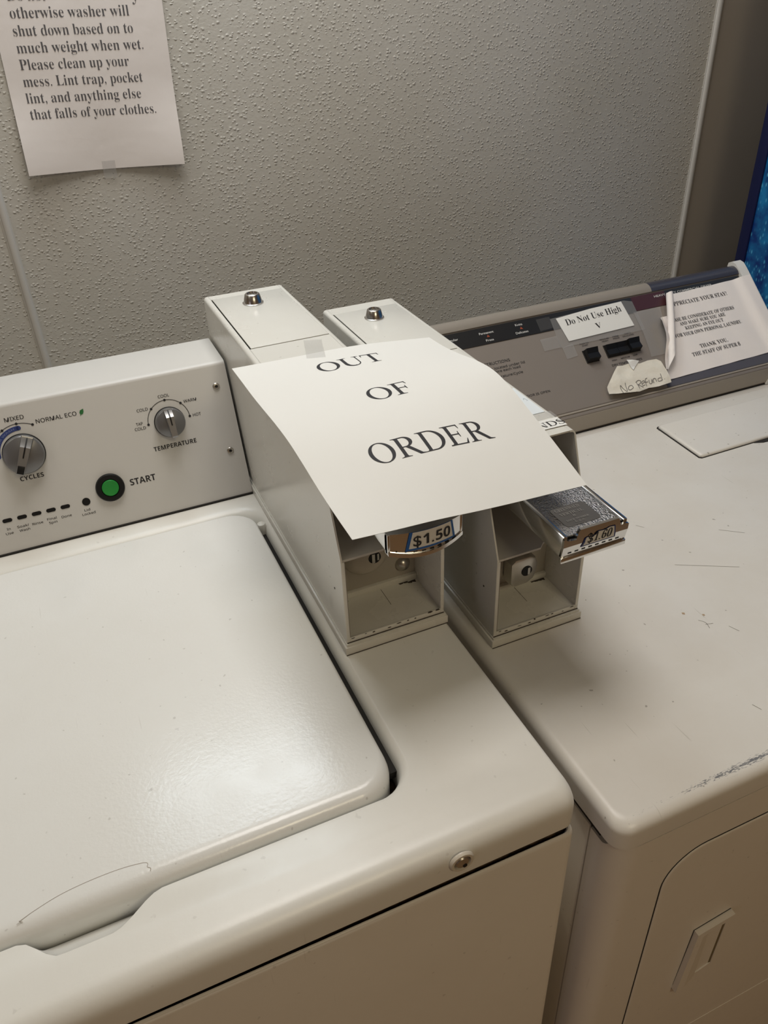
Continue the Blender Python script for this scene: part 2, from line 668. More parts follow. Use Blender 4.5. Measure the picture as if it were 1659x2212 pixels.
def g_path(pts, n=26):
    """smooth stroke through (x, y, width) points"""
    P = []
    m = len(pts)
    for i in range(m - 1):
        p0, p1, p2, p3 = pts[max(i - 1, 0)], pts[i], pts[i + 1], pts[min(i + 2, m - 1)]
        k = max(3, n // (m - 1))
        for j in range(k + (i == m - 2)):
            t = j / k
            P.append([0.5 * ((2 * b) + (c - a) * t + (2 * a - 5 * b + 4 * c - d) * t * t + (3 * b - a - 3 * c + d) * t ** 3) for a, b, c, d in zip(p0, p1, p2, p3)])
    L, Rr = [], []
    for i, (x, y, w) in enumerate(P):
        a, b = P[max(i - 1, 0)], P[min(i + 1, len(P) - 1)]
        dx, dy = b[0] - a[0], b[1] - a[1]
        l = math.hypot(dx, dy) or 1
        L.append((x - dy / l * w / 2, y + dx / l * w / 2))
        Rr.append((x + dy / l * w / 2, y - dx / l * w / 2))
    return [[L[i], Rr[i], Rr[i + 1], L[i + 1]] for i in range(len(P) - 1)]


def glyph(ch):
    H = 662
    if ch == 'O':
        return 740, g_arc(370, 331, 338, 345, 232, 318, 0, 360)
    if ch == 'U':
        return 720, (g_rect(108, 215, 206, H) + g_rect(566, 215, 600, H) + g_serif(20, 294, 108, 206, H, -1) + g_serif(478, 690, 566, 600, H, -1)
                     + g_arc(354, 215, 246, 229, 148, 172, 180, 290, 366, 212) + g_arc(354, 215, 246, 229, 200, 186, 290, 360, 366, 212))
    if ch == 'T':
        q = g_rect(262, 0, 362, H) + g_rect(22, 626, 602, H) + g_serif(160, 464, 262, 362, 0, 1)
        q += [[(22, H), (22, 505), (38, 505), (60, 626)], [(602, H), (602, 505), (586, 505), (564, 626)], [(22, H), (60, 626), (110, 626), (110, H)], [(602, H), (564, 626), (514, 626), (514, H)]]
        return 624, q
    if ch in 'FE':
        q = g_rect(112, 0, 212, H) + g_rect(112, 628, 505, H) + g_rect(212, 326, 400, 360) + g_serif(18, 212, 112, 112, H, -1)
        q += [[(505, H), (520, 520), (504, 520), (470, 628)], [(505, H), (470, 628), (420, 628), (420, H)], [(400, 360), (420, 440), (436, 440), (436, 343)], [(400, 326), (420, 244), (436, 244), (436, 343)], [(400, 326), (436, 343), (400, 360), (380, 343)]]
        if ch == 'F':
            return 556, q + g_serif(18, 318, 112, 212, 0, 1)
        q += g_rect(18, 0, 540, 34) + [[(112, 34), (112, 62), (80, 34), (112, 34)], [(540, 0), (585, 165), (567, 165), (490, 34)], [(540, 0), (490, 34), (430, 34), (430, 0)]]
        return 606, q
    if ch == 'D':
        return 730, (g_rect(108, 0, 208, H) + g_rect(108, 628, 320, H) + g_rect(108, 0, 320, 34) + g_serif(16, 208, 108, 108, H, -1)
                     + g_serif(16, 208, 108, 108, 0, 1) + g_arc(320, 331, 378, 331, 268, 297, -90, 90))
    if ch == 'R':
        return 690, (g_rect(108, 0, 208, H) + g_rect(108, 628, 310, H) + g_rect(108, 312, 310, 342) + g_serif(16, 208, 108, 108, H, -1) + g_serif(16, 306, 108, 208, 0, 1)
                     + g_arc(310, 487, 232, 175, 126, 144, -90, 90) + g_diag(270, 322, 128, 540, 0, 112) + [[(540, 0), (652, 0), (735, 18), (735, 0)], [(652, 0), (600, 46), (680, 26), (735, 18)]])
    if ch == 'N':
        return 730, (g_rect(104, 0, 138, H) + g_rect(588, 0, 622, H) + g_diag(92, H, 122, 500, 0, 122) + g_serif(14, 240, 104, 138, 0, 1)
                     + g_serif(14, 200, 104, 160, H, -1) + g_serif(486, 716, 588, 622, H, -1))
    if ch == 'S':
        return 540, g_path([(440, 500, 20), (410, 600, 24), (270, 652, 36), (120, 590, 66), (110, 480, 92), (250, 370, 112), (410, 270, 108), (450, 150, 84), (390, 40, 52), (250, 10, 34), (100, 60, 28), (56, 178, 20)]) + [[(428, 480), (446, 480), (440, 650), (416, 610)], [(50, 190), (68, 190), (90, 60), (52, 10)]]
    return 300, []


def serif_word(bm, s, u0, u1, vb, cap, S, w=0.0004, flip=1):
    """flip = -1: v grows downwards on S"""
    if isinstance(bm, Multi):
        bm = bm.new()
    x, Q = 0, []
    for ch in s:
        adv, q = glyph(ch)
        Q += [[(a + x, b) for a, b in f] for f in q]
        x += adv
    xs = [a for f in Q for a, b in f]
    x0, x1 = min(xs), max(xs)
    kx, ky = (u1 - u0) / (x1 - x0), cap / 662
    for f in Q:
        vv = [bm.verts.new(S(u0 + (a - x0) * kx, vb + flip * b * ky, w)) for a, b in f]
        try:
            bm.faces.new(vv)
        except ValueError:
            pass


def pen(bm, strokes, S, width, w=0.0006):
    for st in strokes:
        for f in g_path([(a * 1000, b * 1000, width * 1000) for a, b in st], 8 * len(st)):
            vv = [bm.verts.new(S(a / 1000, b / 1000, w)) for a, b in f]
            try:
                bm.faces.new(vv)
            except ValueError:
                pass

# ================================================================== the room
WY = 1.272                       # back wall
CEILZ = 1.52
bm = BM(); box(bm, -2.2, 1.190, WY, WY + 0.08, FLOOR, CEILZ); struct('wall_back', bm, WALL)
bm = BM(); box(bm, 1.190, 2.4, WY, WY + 0.08, FLOOR, CEILZ); struct('wall_back_right', bm, WALLSMOOTH)
bm = BM(); box(bm, -2.28, -2.2, -2.2, WY + 0.08, FLOOR, CEILZ); struct('wall_left', bm, ROOMWALL)
bm = BM(); box(bm, 2.4, 2.48, -2.2, WY + 0.08, FLOOR, CEILZ); struct('wall_right', bm, ROOMWALL)
bm = BM(); box(bm, -2.28, 2.48, -2.28, -2.2, FLOOR, CEILZ); struct('wall_front', bm, ROOMWALL)
bm = BM(); box(bm, -2.28, 2.48, -2.28, WY + 0.08, FLOOR - 0.06, FLOOR); struct('floor', bm, FLOORM)
bm = BM(); box(bm, -2.28, 2.48, -2.28, WY + 0.08, CEILZ, CEILZ + 0.06); struct('ceiling', bm, CEIL)


def wall_strip(name, x, hw):
    bm = BM()
    prof = [(x - hw, WY), (x - hw, WY - .0015)] + [(x + hw * .8 * math.cos(R(180 - a)), WY - .0015 - .0035 * math.sin(R(a))) for a in range(0, 181, 20)] + [(x + hw, WY - .0015), (x + hw, WY)]
    prism(bm, prof, lambda p, t: Vector((p[0], p[1], t)), FLOOR, CEILZ)
    tag(obj(name, bm, STRIPMAT, None, 40), kind='structure')


wall_strip('trim_1', -0.0285, 0.0065)
wall_strip('trim_2', 1.1945, 0.0070)

# ================================================================== washing machine
WX0, WX1 = -0.414, 0.272
washer = thing('washing_machine', 'white top-load washing machine with knobs and a green START button on its console', 'washing machine', (-0.071, 0.60, FLOOR))


def cap_rings(x0, x1, y0, y1, r, zb, zt, Rf, Rs, Rb):
    """rings of a pressed-steel top: vertical skirt, then a roll-over to the flat top"""
    def ring(off, z):
        a, b, c = off * Rf, off * Rs, off * Rb
        return [Vector((p[0], p[1], z)) for p in rrect(x0 + b, x1 - b, y0 + a, y1 - c, r, 8)]
    rs = [ring(0, zb), ring(0, zt - Rf)]
    for k in range(1, 9):
        t = R(90 * k / 8)
        rs.append(ring(1 - math.cos(t), zt - Rf + Rf * math.sin(t)))
    rs.append(ring(1.2, zt))
    return rs


def fill_between(bm, outer, inner):
    tri = tessellate_polygon([[v.co for v in outer], [v.co for v in inner]])
    allv = list(outer) + list(inner)
    for t in tri:
        try:
            bm.faces.new([allv[i] for i in t])
        except ValueError:
            pass


def smoothstep(a, b, x):
    t = min(1, max(0, (x - a) / (b - a)))
    return t * t * (3 - 2 * t)


def scoop(x):
    return 0.0185 * smoothstep(-0.125, -0.100, x) * (1 - smoothstep(-0.068, -0.030, x))


bm = BM()
rs = cap_rings(WX0, WX1, 0.293, 0.945, 0.012, -0.034, 0.0, 0.017, 0.005, 0.006)
vr = loops(bm, rs)
HX0, HX1, HY0, HY1 = -0.309, 0.1640, 0.3535, 0.7925


def hole_ring(i_f, i_s, i_b, z, sc):
    pts = rrect(HX0 + i_s, HX1 - i_s, HY0 + i_f, HY1 - i_b, 0.030, 8)
    # pts run right-top corner, left-top, left-bottom, right-bottom; put fine steps on the front edge
    k = 27
    a, b = pts[k - 1], pts[k]
    fine = [(a[0] + (b[0] - a[0]) * t / 70, a[1]) for t in range(1, 70)]
    pts = pts[:k] + fine + pts[k:]
    out = []
    for x, y in pts:
        if y < HY0 + i_f + 0.0008:
            y -= scoop(x) * sc
        out.append(Vector((x, y, z)))
    return out


hr = [hole_ring(-.003, -.0030, -.006, 0, 1), hole_ring(0, -.0012, -.001, -.0006, 1), hole_ring(.0008, .0014, .004, -.0022, 1), hole_ring(.0012, .0034, .008, -.0054, .86),
      hole_ring(.0014, .0044, .011, -.0105, .60), hole_ring(.0016, .0052, .013, -.0160, .28), hole_ring(.0018, .0056, .0135, -.0205, .0), hole_ring(.0019, .0058, .0140, -.046, 0)]
vh = loops(bm, hr)
bm.faces.new(vh[-1])
fill_between(bm, vr[-1], vh[0])
top = obj('top_panel', bm, ENAMEL, washer, 50)

# cap lock on the front of the top panel
S = Plane((0, 0.293, 0), (1, 0, 0), (0, 0, 1))
bm = BM()
lathe(bm, [(0.0098, 0), (0.0098, 0.0012), (0.0088, 0.0026), (0.0070, 0.0026), (0.0066, 0.0010), (0.0066, 0.0004)], (0.1695, 0.293, -0.0158), (0, -1, 0), 32)
lk = obj('panel_lock', bm, plain('lock_bezel_paint', (0.60, 0.55, 0.47), 0.35), top, 40)
bm = BM(); lathe(bm, [(0.0062, 0), (0.0062, 0.0012), (0.0048, 0.0028), (0.0, 0.0032)], (0.1695, 0.293, -0.0158), (0, -1, 0), 24); obj('lock_core', bm, STEEL, top, 40, label='dull steel lock core')
bm = BM(); lathe(bm, [(0.0017, 0), (0.0017, 0.0034), (0.0, 0.0036)], (0.1712, 0.293, -0.0190), (0, -1, 0), 12); obj('key_slot', bm, BLACK, top, 40)

# lid
bm = BM()
LX0, LX1, LY0, LY1 = -0.294, 0.1525, 0.3572, 0.7775


def lid_ring(o, z):
    return [Vector((p[0], p[1], z)) for p in rrect(LX0 + o * .35, LX1 - o * .35, LY0 + o, LY1 - o * .35, 0.030, 10)]


rings = [lid_ring(0.0016, -.032), lid_ring(0.0004, -.030), lid_ring(0, -.008)]
for k in range(1, 9):
    t = R(90 * k / 8)
    rings.append(lid_ring(0.012 * (1 - math.cos(t)), -.008 + .012 * math.sin(t)))
rings.append(lid_ring(0.015, .0040))
vv = loops(bm, rings, True, False)
rv = vv[-1]
# slightly crowned top
cen = Vector(((LX0 + LX1) / 2, (LY0 + LY1) / 2, .0040))
prev = rv
for s in (0.8, 0.6, 0.4, 0.2):
    cur = [bm.verts.new(Vector((cen.x + (v.co.x - cen.x) * s, cen.y + (v.co.y - cen.y) * s, .0040 + .0006 * (1 - s * s)))) for v in rv]
    for i in range(len(rv)):
        j = (i + 1) % len(rv)
        bm.faces.new((prev[i], prev[j], cur[j], cur[i]))
    prev = cur
bm.faces.new(prev)
lid = obj('lid', bm, LIDMAT, washer, 60)
# dark strip painting the shade in the gap right of the lid
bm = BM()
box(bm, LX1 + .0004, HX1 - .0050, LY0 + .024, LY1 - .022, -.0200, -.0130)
obj('lid_gap_shade', bm, GAP, washer, 0, label='dark strip standing for shade in the gap beside the lid')
# worn tape outline and dirt line near the finger grip
def ground(z):
    return lambda u, v, w=0.0: Vector((u, v, z + w))
bm = BM()
pen(bm, [[(-.1215, .3665), (-.112, .370), (-.095, .3745), (-.075, .3765), (-.055, .3765), (-.040, .3745), (-.0365, .3725), (-.0372, .3700), (-.0352, .3680), (-.0358, .3660)],
         [(-.1220, .3668), (-.1195, .3648)], [(-.1235, .3650), (-.1205, .3655)]], ground(.0040), .00035, .00012)
obj('worn_mark', bm, plain('faint_wear', (0.30, 0.25, 0.20), 0.8), lid, 0)
bm = BM()
for (x, y), r in (((0.145, 0.748), 0.0055),):
    lathe(bm, [(r, -.020), (r, -.004), (r * .8, -.0005), (0, .0010)], (x + .0115, y, 0), (0, 0, 1), 16)
obj('hinge_bumper', bm, ENAMEL, washer, 40)

# cabinet below the top panel
bm = BM()
def body_ring(o, z):
    return [Vector((p[0], p[1], z)) for p in rrect(WX0 + .001 + o, WX1 - o, 0.2925 + o, 0.935, 0.008, 6)]
rings = [body_ring(.002, FLOOR + .02), body_ring(0, FLOOR + .022), body_ring(0, -.0415), body_ring(.0006, -.0391), body_ring(.0016, -.0379), body_ring(.0026, -.0377), body_ring(.0034, -.0387), body_ring(.0038, -.0540)]
for rg in rings[2:]:
    for p in rg:
        p.z -= .0066 * smoothstep(-.05, .272, p.x)      # the front panel sags to the right
loops(bm, rings, True, True)
cab = obj('cabinet', bm, FRONTMAT, washer, 40)
bm = BM(); box(bm, WX0 + .01, WX1 - .006, 0.3000, 0.93, -.052, -.033); obj('dirty_seam', bm, RUST, washer, 0, label='rust and lint in the seam under the top panel')
for x in (WX0 + .05, WX1 - .05):
    for y in (.34, .89):
        bm = BM(); lathe(bm, [(.018, FLOOR), (.018, FLOOR + .008), (.008, FLOOR + .010), (.008, FLOOR + .03)], (x, y, 0), (0, 0, 1), 16); obj('foot', bm, BLACK, washer, 40)

# console
bm = BM()
prof = [(.8140, .0005), (.8640, .1480), (.8650, .1500), (.8675, .1515), (.8710, .1520), (.9380, .1530), (.9430, .1515), (.9450, .1480), (.9450, .0005)]
prism(bm, prof, lambda p, t: Vector((t, p[0], p[1])), WX0 + .002, 0.1657)
console = obj('console', bm, CONSOLE, washer, 50)
# raise the washer console a hair above the dark strip that paints the shadow at its foot
bm = BM(); box(bm, WX0 + .002, .1656, .8125, .9450, .0002, .0022); obj('console_foot_shade', bm, GAP, console, 0)
ev = Vector((0, .051, .151)).normalized()
SW = Plane((0, .814, 0), (1, 0, 0), ev)
mm = 0.001

bm = Multi()
T = lambda s, u0, u1, v, c, mode='sans': write(bm, s, u0 * mm, u1 * mm, v * mm, c * mm, SW, mode)
T('MIXED', -76.0, -56.6, 141.0, 4.4); T('NORMAL ECO', -46.3, -4.3, 133.2, 4.4)
T('CYCLES', -77.8, -53.5, 75.9, 4.8, 'sansb'); T('TEMPERATURE', 65.9, 114.7, 75.4, 5.0, 'sansb'); T('START', 31.5, 60.2, 43.6, 7.2, 'sansb')
T('TAP', 53.6, 61.0, 107.9, 3.3); T('COLD', 51.0, 63.3, 102.6, 3.3); T('COLD', 57.9, 70.2, 122.6, 3.3); T('COOL', 84.0, 96.6, 133.2, 3.3)
T('WARM', 110.5, 125.3, 122.5, 3.3); T('HOT', 117.4, 126.7, 105.2, 3.3)
T('In', -105.2, -101.6, 26.9, 2.6); T('Use', -107.6, -99.8, 22.0, 2.6); T('Soak/', -94.8, -82.6, 26.5, 2.6); T('Wash', -93.6, -82.6, 22.0, 2.6)
T('Rinse', -79.2, -68.0, 25.7, 2.6); T('Final', -63.4, -53.4, 26.9, 2.6); T('Spin', -62.6, -53.8, 22.6, 2.6); T('Done', -48.4, -37.6, 25.7, 2.6)
T('Lid', -23.6, -17.4, 27.0, 2.6); T('Locked', -26.8, -12.6, 22.6, 2.6)
def arc_line(bm, cu, cv, r, a0, a1, wd):
    for k in range(48):
        q = []
        for a, rr in ((k, r - wd), (k, r + wd), (k + 1, r + wd), (k + 1, r - wd)):
            t = R(a0 + (a1 - a0) * a / 48)
            q.append(bm.verts.new(SW((cu + rr * math.cos(t)) * mm, (cv + rr * math.sin(t)) * mm, .0003)))
        bm.faces.new(q)
obj('printed_word', bm, INK, console, 0)
bm = BM()
arc_line(bm, -65.7, 106.4, 30.8, 60, 185, .33)
for a in (60, 90, 120, 150, 180):
    pdisc(bm, SW, (-65.7 + 30.8 * math.cos(R(a))) * mm, (106.4 + 30.8 * math.sin(R(a))) * mm, .0014, .0002, .0004, 14)
obj('dial_scale', bm, INK, console, 0)
bm = BM()
arc_line(bm, 90.3, 106.6, 23.5, 0, 180, .33)
for a in (0, 45, 90, 135, 180):
    pdisc(bm, SW, (90.3 + 23.5 * math.cos(R(a))) * mm, (106.6 + 23.5 * math.sin(R(a))) * mm, .0014, .0002, .0004, 14)
obj('dial_scale', bm, INK, console, 0)
bm = BM()
leaf = [(-1.0, 132.0), (-.4, 133.2), (-1.2, 135.0), (0.0, 137.6), (3.6, 138.8), (3.4, 135.8), (2.2, 133.4), (0.1, 132.9), (-.6, 131.8)]
ppoly(bm, SW, [(a * mm, b * mm) for a, b in leaf], .0002, .0004)
obj('leaf_symbol', bm, GREENINK, console, 0, label='small green leaf mark')
bm = BM()
n = 30
ring = lambda rr: [((-65.7 + rr * math.cos(R(88 + 92 * k / n))) * mm, (106.4 + rr * math.sin(R(88 + 92 * k / n))) * mm) for k in range(n + 1)]
ppoly(bm, SW, ring(28.4) + ring(23.6)[::-1], .0002, .00035)
for a in (88, 180):
    pdisc(bm, SW, (-65.7 + 26.0 * math.cos(R(a))) * mm, (106.4 + 26.0 * math.sin(R(a))) * mm, .0024, .0002, .00035, 16)
obj('blue_band', bm, BLUEINK, console, 0, label='blue printed arc beside the cycle knob')
bm = BM()
vs, fs = raw_text('SUPER WASH', 'sansb')
xm = max(v[0] for v in vs)
vv = []
for x, y in vs:
    a = R(172 - 74 * x / xm)
    rr = 24.9 + y * 3.0
    vv.append(bm.verts.new(SW((-65.7 + rr * math.cos(a)) * mm, (106.4 + rr * math.sin(a)) * mm, .0005)))
for f in fs:
    try:
        bm.faces.new([vv[i] for i in f])
    except ValueError:
        pass
obj('band_lettering', bm, plain('pale_blue_ink', (0.16, 0.20, 0.42), 0.6), console, 0)


def knob(name, cu, cv, r, ang, black_end):
    c = SW(cu * mm, cv * mm, 0)
    bm = BM()
    lathe(bm, [(r * 1.03, 0), (r * 1.03, .0022), (r * 1.0, .0030)], c, SW.n, 44)
    base = obj('knob_skirt', bm, BLACK, console, 40)
    bm = BM()
    lathe(bm, [(r * .985, .0028), (r * .985, .0090), (r * .955, .0112), (r * .90, .0120), (0, .0125)], c, SW.n, 44)
    k = obj(name, bm, KNOBGREY, console, 40)
    # raised grip across the face
    a = R(ang)
    eu = SW.eu * math.cos(a) + SW.ev * math.sin(a)
    evv = -SW.eu * math.sin(a) + SW.ev * math.cos(a)
    K = Plane(c, eu, evv)
    bm = BM()
    wt, wb = r * .30, r * .22
    L = r * .955
    sec = [(-wt, -wb, .0118), (-wt * .86, -wb * .84, .0195), (wt * .86, wb * .84, .0195), (wt, wb, .0118)]
    rings = []
    for v, f, dz in ((-L, 0, -.001), (-L * .9, 0, 0), (0, .5, 0), (L * .45, .8, 0), (L * .90, 1, -.0055), (L, 1, -.006)):
        rings.append([K(b + (a2 - b) * f, v, max(.0112, h + (dz if h > .015 else 0))) for a2, b, h in sec])
    loops(bm, rings, True, True)
    obj('grip', bm, KNOBLIGHT, k, 30)
    bm = BM()
    pts = [(-.0007, -r * .12, .0198), (-.0007, r * .45, .0198), (-.0007, r * .90, .0143)]
    rings = [[K(-.0007, p[1], p[2]), K(.0007, p[1], p[2]), K(.0007, p[1], p[2] - .001), K(-.0007, p[1], p[2] - .001)] for p in pts]
    loops(bm, rings, True, True)
    obj('pointer_line', bm, BLACK, k, 0)
    if black_end:
        bm = BM(); pbox(bm, K, -wb * .75, wb * .75, -L * .98, -L * .55, .0150, .0201, .0006); obj('grip_insert', bm, BLACK, k, 30)
    return k


knob('cycle_knob', -66.5, 104.6, .0212, -25, True)
knob('temperature_knob', 90.3, 104.9, .0168, 2, False)

c = SW(.0095, .0473, 0)
bm = BM(); lathe(bm, [(.0158, 0), (.0158, .0030), (.0148, .0044), (.0100, .0046), (.0096, .0030)], c, SW.n, 40); sb = obj('start_button', bm, BLACK, console, 40, label='black bezel around the green start button')
bm = BM(); lathe(bm, [(.0092, .0020), (.0092, .0050), (.0086, .0058), (.0070, .0056), (0, .0052)], c, SW.n, 36); obj('green_cap', bm, GREEN, sb, 40, label='green push button')
for u in (-102.2, -87.1, -72.0, -56.9, -41.7):
    bm = BM()
    pts = [((u + 2.9 * s + 2.1 * math.cos(R(a))) * mm, (37.7 + 2.1 * math.sin(R(a))) * mm) for s, a0 in ((1, -90), (-1, 90)) for a in range(a0, a0 + 181, 20)]
    ppoly(bm, SW, pts, .0001, .0006)
    obj('indicator_light', bm, BLACK, console, 0)
bm = BM(); pdisc(bm, SW, -.0192, .0376, .0044, .0001, .0006, 24); obj('lid_locked_light', bm, BLACK, console, 0)
for u, v in ((150.6, 133.4), (150.4, 56.9)):
    bm = BM(); lathe(bm, [(.0041, 0), (.0041, .0008), (.0034, .0016), (.0018, .0018), (.0014, .0008), (0, .0006)], SW(u * mm, v * mm, 0), SW.n, 24)
    sc = obj('console_screw', bm, STEEL, console, 40)
    bm = BM(); pdisc(bm, SW, u * mm, v * mm, .0013, .0006, .0013, 6); obj('screw_socket', bm, BLACK, sc, 0)

# ================================================================== coin boxes
def coin_box(name, label, X0, YF, YB, Z, slide_out, lock_style, label_text):
    """X0, YF: left front corner of the base plate; Z: the surface it stands on"""
    W = .104
    t = thing(name, label, 'coin box', (X0 + W / 2, (YF + YB) / 2, Z))
    x0, x1 = X0 + .0028, X0 + W - .0028
    zk, zt, th = .105, .2005, .0016
    yk = YF + .0008

    def yf(z):
        return yk if z <= zk else yk + (z - zk) * .372
    # wrap-around sheet: left wall, rounded corner, top rim strips
    bm = BM()
    r = .0042
    for side in (0, 1):
        def mx(x):
            return x if side == 0 else x0 + x1 - x
        outer = [(x0, .011), (x0, zk), (x0, (zk + zt) / 2), (x0, zt - r)] + [(x0 + r - r * math.cos(R(a)), zt - r + r * math.sin(R(a))) for a in range(15, 91, 15)] + [(x0 + .0058, zt)]
        inner = [(x0 + th, .011), (x0 + th, zk), (x0 + th, (zk + zt) / 2), (x0 + th, zt - r)] + [(x0 + r - (r - th) * math.cos(R(a)), zt - r + (r - th) * math.sin(R(a))) for a in range(15, 91, 15)] + [(x0 + .0058, zt - th)]
        poly = outer + inner[::-1]
        rings = []
        for k in range(2):
            rings.append([Vector((mx(x), yf(z) if k == 0 else YB, Z + z)) for x, z in poly])
        v = loops(bm, rings)
        n = len(outer)
        for ring_v in (v[0], v[1]):
            for i in range(n - 1):
                bm.faces.new((ring_v[i], ring_v[i + 1], ring_v[2 * n - 2 - i], ring_v[2 * n - 1 - i]))
    # top strips in front of and behind the service door, back, floor
    yd0, yd1 = YF + .2565, YF + .4235
    yt = yf(zt)
    box(bm, x0 + .0056, x1 - .0056, yt, yd0 - .0016, Z + zt - th, Z + zt)
    box(bm, x0 + .0056, x1 - .0056, yd1 + .0003, YB, Z + zt - th, Z + zt)
    box(bm, x0 + .001, x1 - .001, YB - th, YB, Z + .011, Z + zt - .001)
    box(bm, x0 + .001, x1 - .001, yk + .0008, YF + .07, Z + .0112, Z + .0128)
    # front return flange along the bottom, with a rounded inside corner
    box(bm, x0 + .0004, x1 - .0004, yk, yk + .0016, Z + .011, Z + .0165, .0005)
    for fx0, fx1 in ((x0 + .0002, x0 + .0034), (x1 - .0034, x1 - .0002)):
        box(bm, fx0, fx1, yk - .0004, yk + .0012, Z + .012, Z + zk - .002, .0004)
    obj('housing', bm, BOXMAT, t, 40)
    bm = BM(); box(bm, x0 + .0001, x1 - .0001, yk - .0007, yk + .0002, Z + .0108, Z + .0118); obj('seam_line', bm, CHIP, t, 0)  # dark strips along the joints and the foot of the box
    bm = BM(); box(bm, x0 + .0033, x0 + .0038, yk - .00045, yk + .0010, Z + .018, Z + zk - .003); obj('seam_line', bm, plain('seam_grey', (0.22, 0.19, 0.16), 0.8), t, 0)
    bm = BM(); box(bm, X0 + .0004, X0 + W - .0004, YF - .0034, YF, Z, Z + .0007); obj('seam_line', bm, CHIP, t, 0)
    bm = BM(); box(bm, X0, X0 + W, YF - .0030, YB, Z, Z + .0088, .0006); box(bm, x0 - .001, x1 + .001, YF - .0015, YB - .001, Z + .0084, Z + .0112)
    obj('base_plate', bm, BOXMAT, t, 40)
    bm = BM(); box(bm, x0 - .0004, x1 + .0004, YF - .0006, YB - .002, Z + .0100, Z + .0108); obj('base_seam', bm, CHIP, t, 0)
    # service door on top with its cylinder lock
    bm = BM(); box(bm, x0 + .0074, x1 - .0060, yd0, yd1, Z + zt - .0012, Z + zt + .0003, .0003); d = obj('service_door', bm, BOXMAT, t, 40)
    bm = BM(); box(bm, x0 + .0050, x1 - .0050, yd0 - .004, yd1 + .004, Z + zt - .0036, Z + zt - .0022); obj('door_gap_shade', bm, GAP, t, 0)  # dark sheet below the door, paints the shade in its gap
    cx, cy = X0 + .0505, yd1 - .0345
    bm = BM(); lathe(bm, [(.0122, 0), (.0122, .0010), (.0110, .0016), (.0086, .0105), (.0074, .0115), (.0060, .0115), (.0055, .0098), (0, .0098)], (cx, cy, Z + zt + .0002), (0, 0, 1), 40)
    lk = obj('door_lock', bm, plain('lock_chrome', (0.52, 0.50, 0.48), 0.24, metal=1.0), d, 40, label='chrome cylinder lock')
    bm = BM(); lathe(bm, [(.0042, 0), (.0042, .0010), (.0028, .0014), (.0026, .0003), (0, .0003)], (cx, cy, Z + zt + .0098), (0, 0, 1), 24); obj('key_ring', bm, STEEL, d, 40)
    # coin compartment: shelf, slide mounting plate, vault front
    yb = YF + .060
    bm = BM()
    xs = x1 - .0016
    sh = [(x0 + th, yk + .0006), (xs - (.050 if lock_style == 'puck' else .0022), yk + .0006), (xs - (.044 if lock_style == 'puck' else .0018), yk + .006), (xs, yk + .030), (xs, yb + .03), (x0 + th, yb + .03)]
    prism(bm, sh, lambda p, z: Vector((p[0], p[1], z)), Z + zk - .0022, Z + zk)
    obj('coin_shelf', bm, plain('shelf_paint_shaded', (0.54, 0.51, 0.46), 0.5), t, 30)  # paint darkened to carry the shade of the sheet above
    bm = BM(); box(bm, x0 + th, x1 - th, YF + .078, YF + .080, Z + zk, Z + zt - .002); obj('slide_plate', bm, plain('dull_grey_plate', (0.30, 0.27, 0.245), 0.55), t, 0)
    bm = BM(); box(bm, x0 + th, x1 - th, yb, yb + .003, Z + .0135, Z + zk - .003, .0004); vf = obj('vault_front', bm, plain('vault_paint', (0.46, 0.43, 0.38), 0.5), t, 30)
    bm = BM(); box(bm, x0 + th, x1 - th, yb - .0040, yb + .001, Z + .0125, Z + .0195, .0008); obj('vault_lip', bm, BOXMAT, t, 30)
    if lock_style == 'ring':
        c = (X0 + .0475, yb, Z + .0595)
        bm = BM(); lathe(bm, [(.0235, 0), (.0235, .0015), (.0215, .0050), (.0170, .0085), (.0150, .0092), (0, .0094)], c, (0, -1, 0), 44); lo = obj('vault_lock', bm, plain('vault_ring_paint', (0.56, 0.52, 0.45), 0.4), vf, 45)
        kc = (X0 + .0535, yb - .0090, Z + .0580)
        bm = BM(); lathe(bm, [(.0064, 0), (.0062, .0010)], kc, (0, -1, 0), 28); obj('keyhole', bm, BLACK, vf, 40)
        bm = BM(); box(bm, kc[0] - .0032, kc[0] - .0002, kc[1] - .0018, kc[1] - .0008, kc[2] - .0052, kc[2] + .0050); box(bm, kc[0] + .0022, kc[0] + .0040, kc[1] - .0018, kc[1] - .0008, kc[2] - .0030, kc[2] + .0044); obj('key_blade', bm, STEEL, vf, 0)
        bm = BM(); lathe(bm, [(.0078, 0), (.0078, .0008), (.0070, .0030), (.0045, .0060), (0, .0074)], (X0 + .0858, yb, Z + .0338), (0, -1, 0), 28); obj('dome_bolt', bm, STEEL, vf, 45)
    else:
        kc = Vector((X0 + .0575, yb - .028, Z + .0530))
        pr = lambda s: [(kc.x - .0180 * s, kc.z - .0130 * s), (kc.x - .0130 * s, kc.z - .0175 * s), (kc.x + .0020 * s, kc.z - .0172 * s), (kc.x + .0090 * s, kc.z - .0130 * s), (kc.x + .0128 * s, kc.z - .0040 * s),
                        (kc.x + .0132 * s, kc.z + .0060 * s), (kc.x + .0105 * s, kc.z + .0130 * s), (kc.x + .0040 * s, kc.z + .0168 * s), (kc.x - .0130 * s, kc.z + .0165 * s), (kc.x - .0180 * s, kc.z + .0120 * s)]
        bm = BM()
        loops(bm, [[Vector((x, y, z)) for x, z in pr(s)] for s, y in ((1.0, yb), (1.0, kc.y + .003), (.95, kc.y + .0008), (.86, kc.y))], True, True)
        obj('vault_lock', bm, LOCKMET, vf, 40, label='dull metal lock puck')
        bm = BM(); lathe(bm, [(.0060, 0), (.0060, .0006), (.0050, .0008)], (kc.x, kc.y, kc.z), (0, -1, 0), 28); obj('keyhole', bm, BLACK, vf, 40)
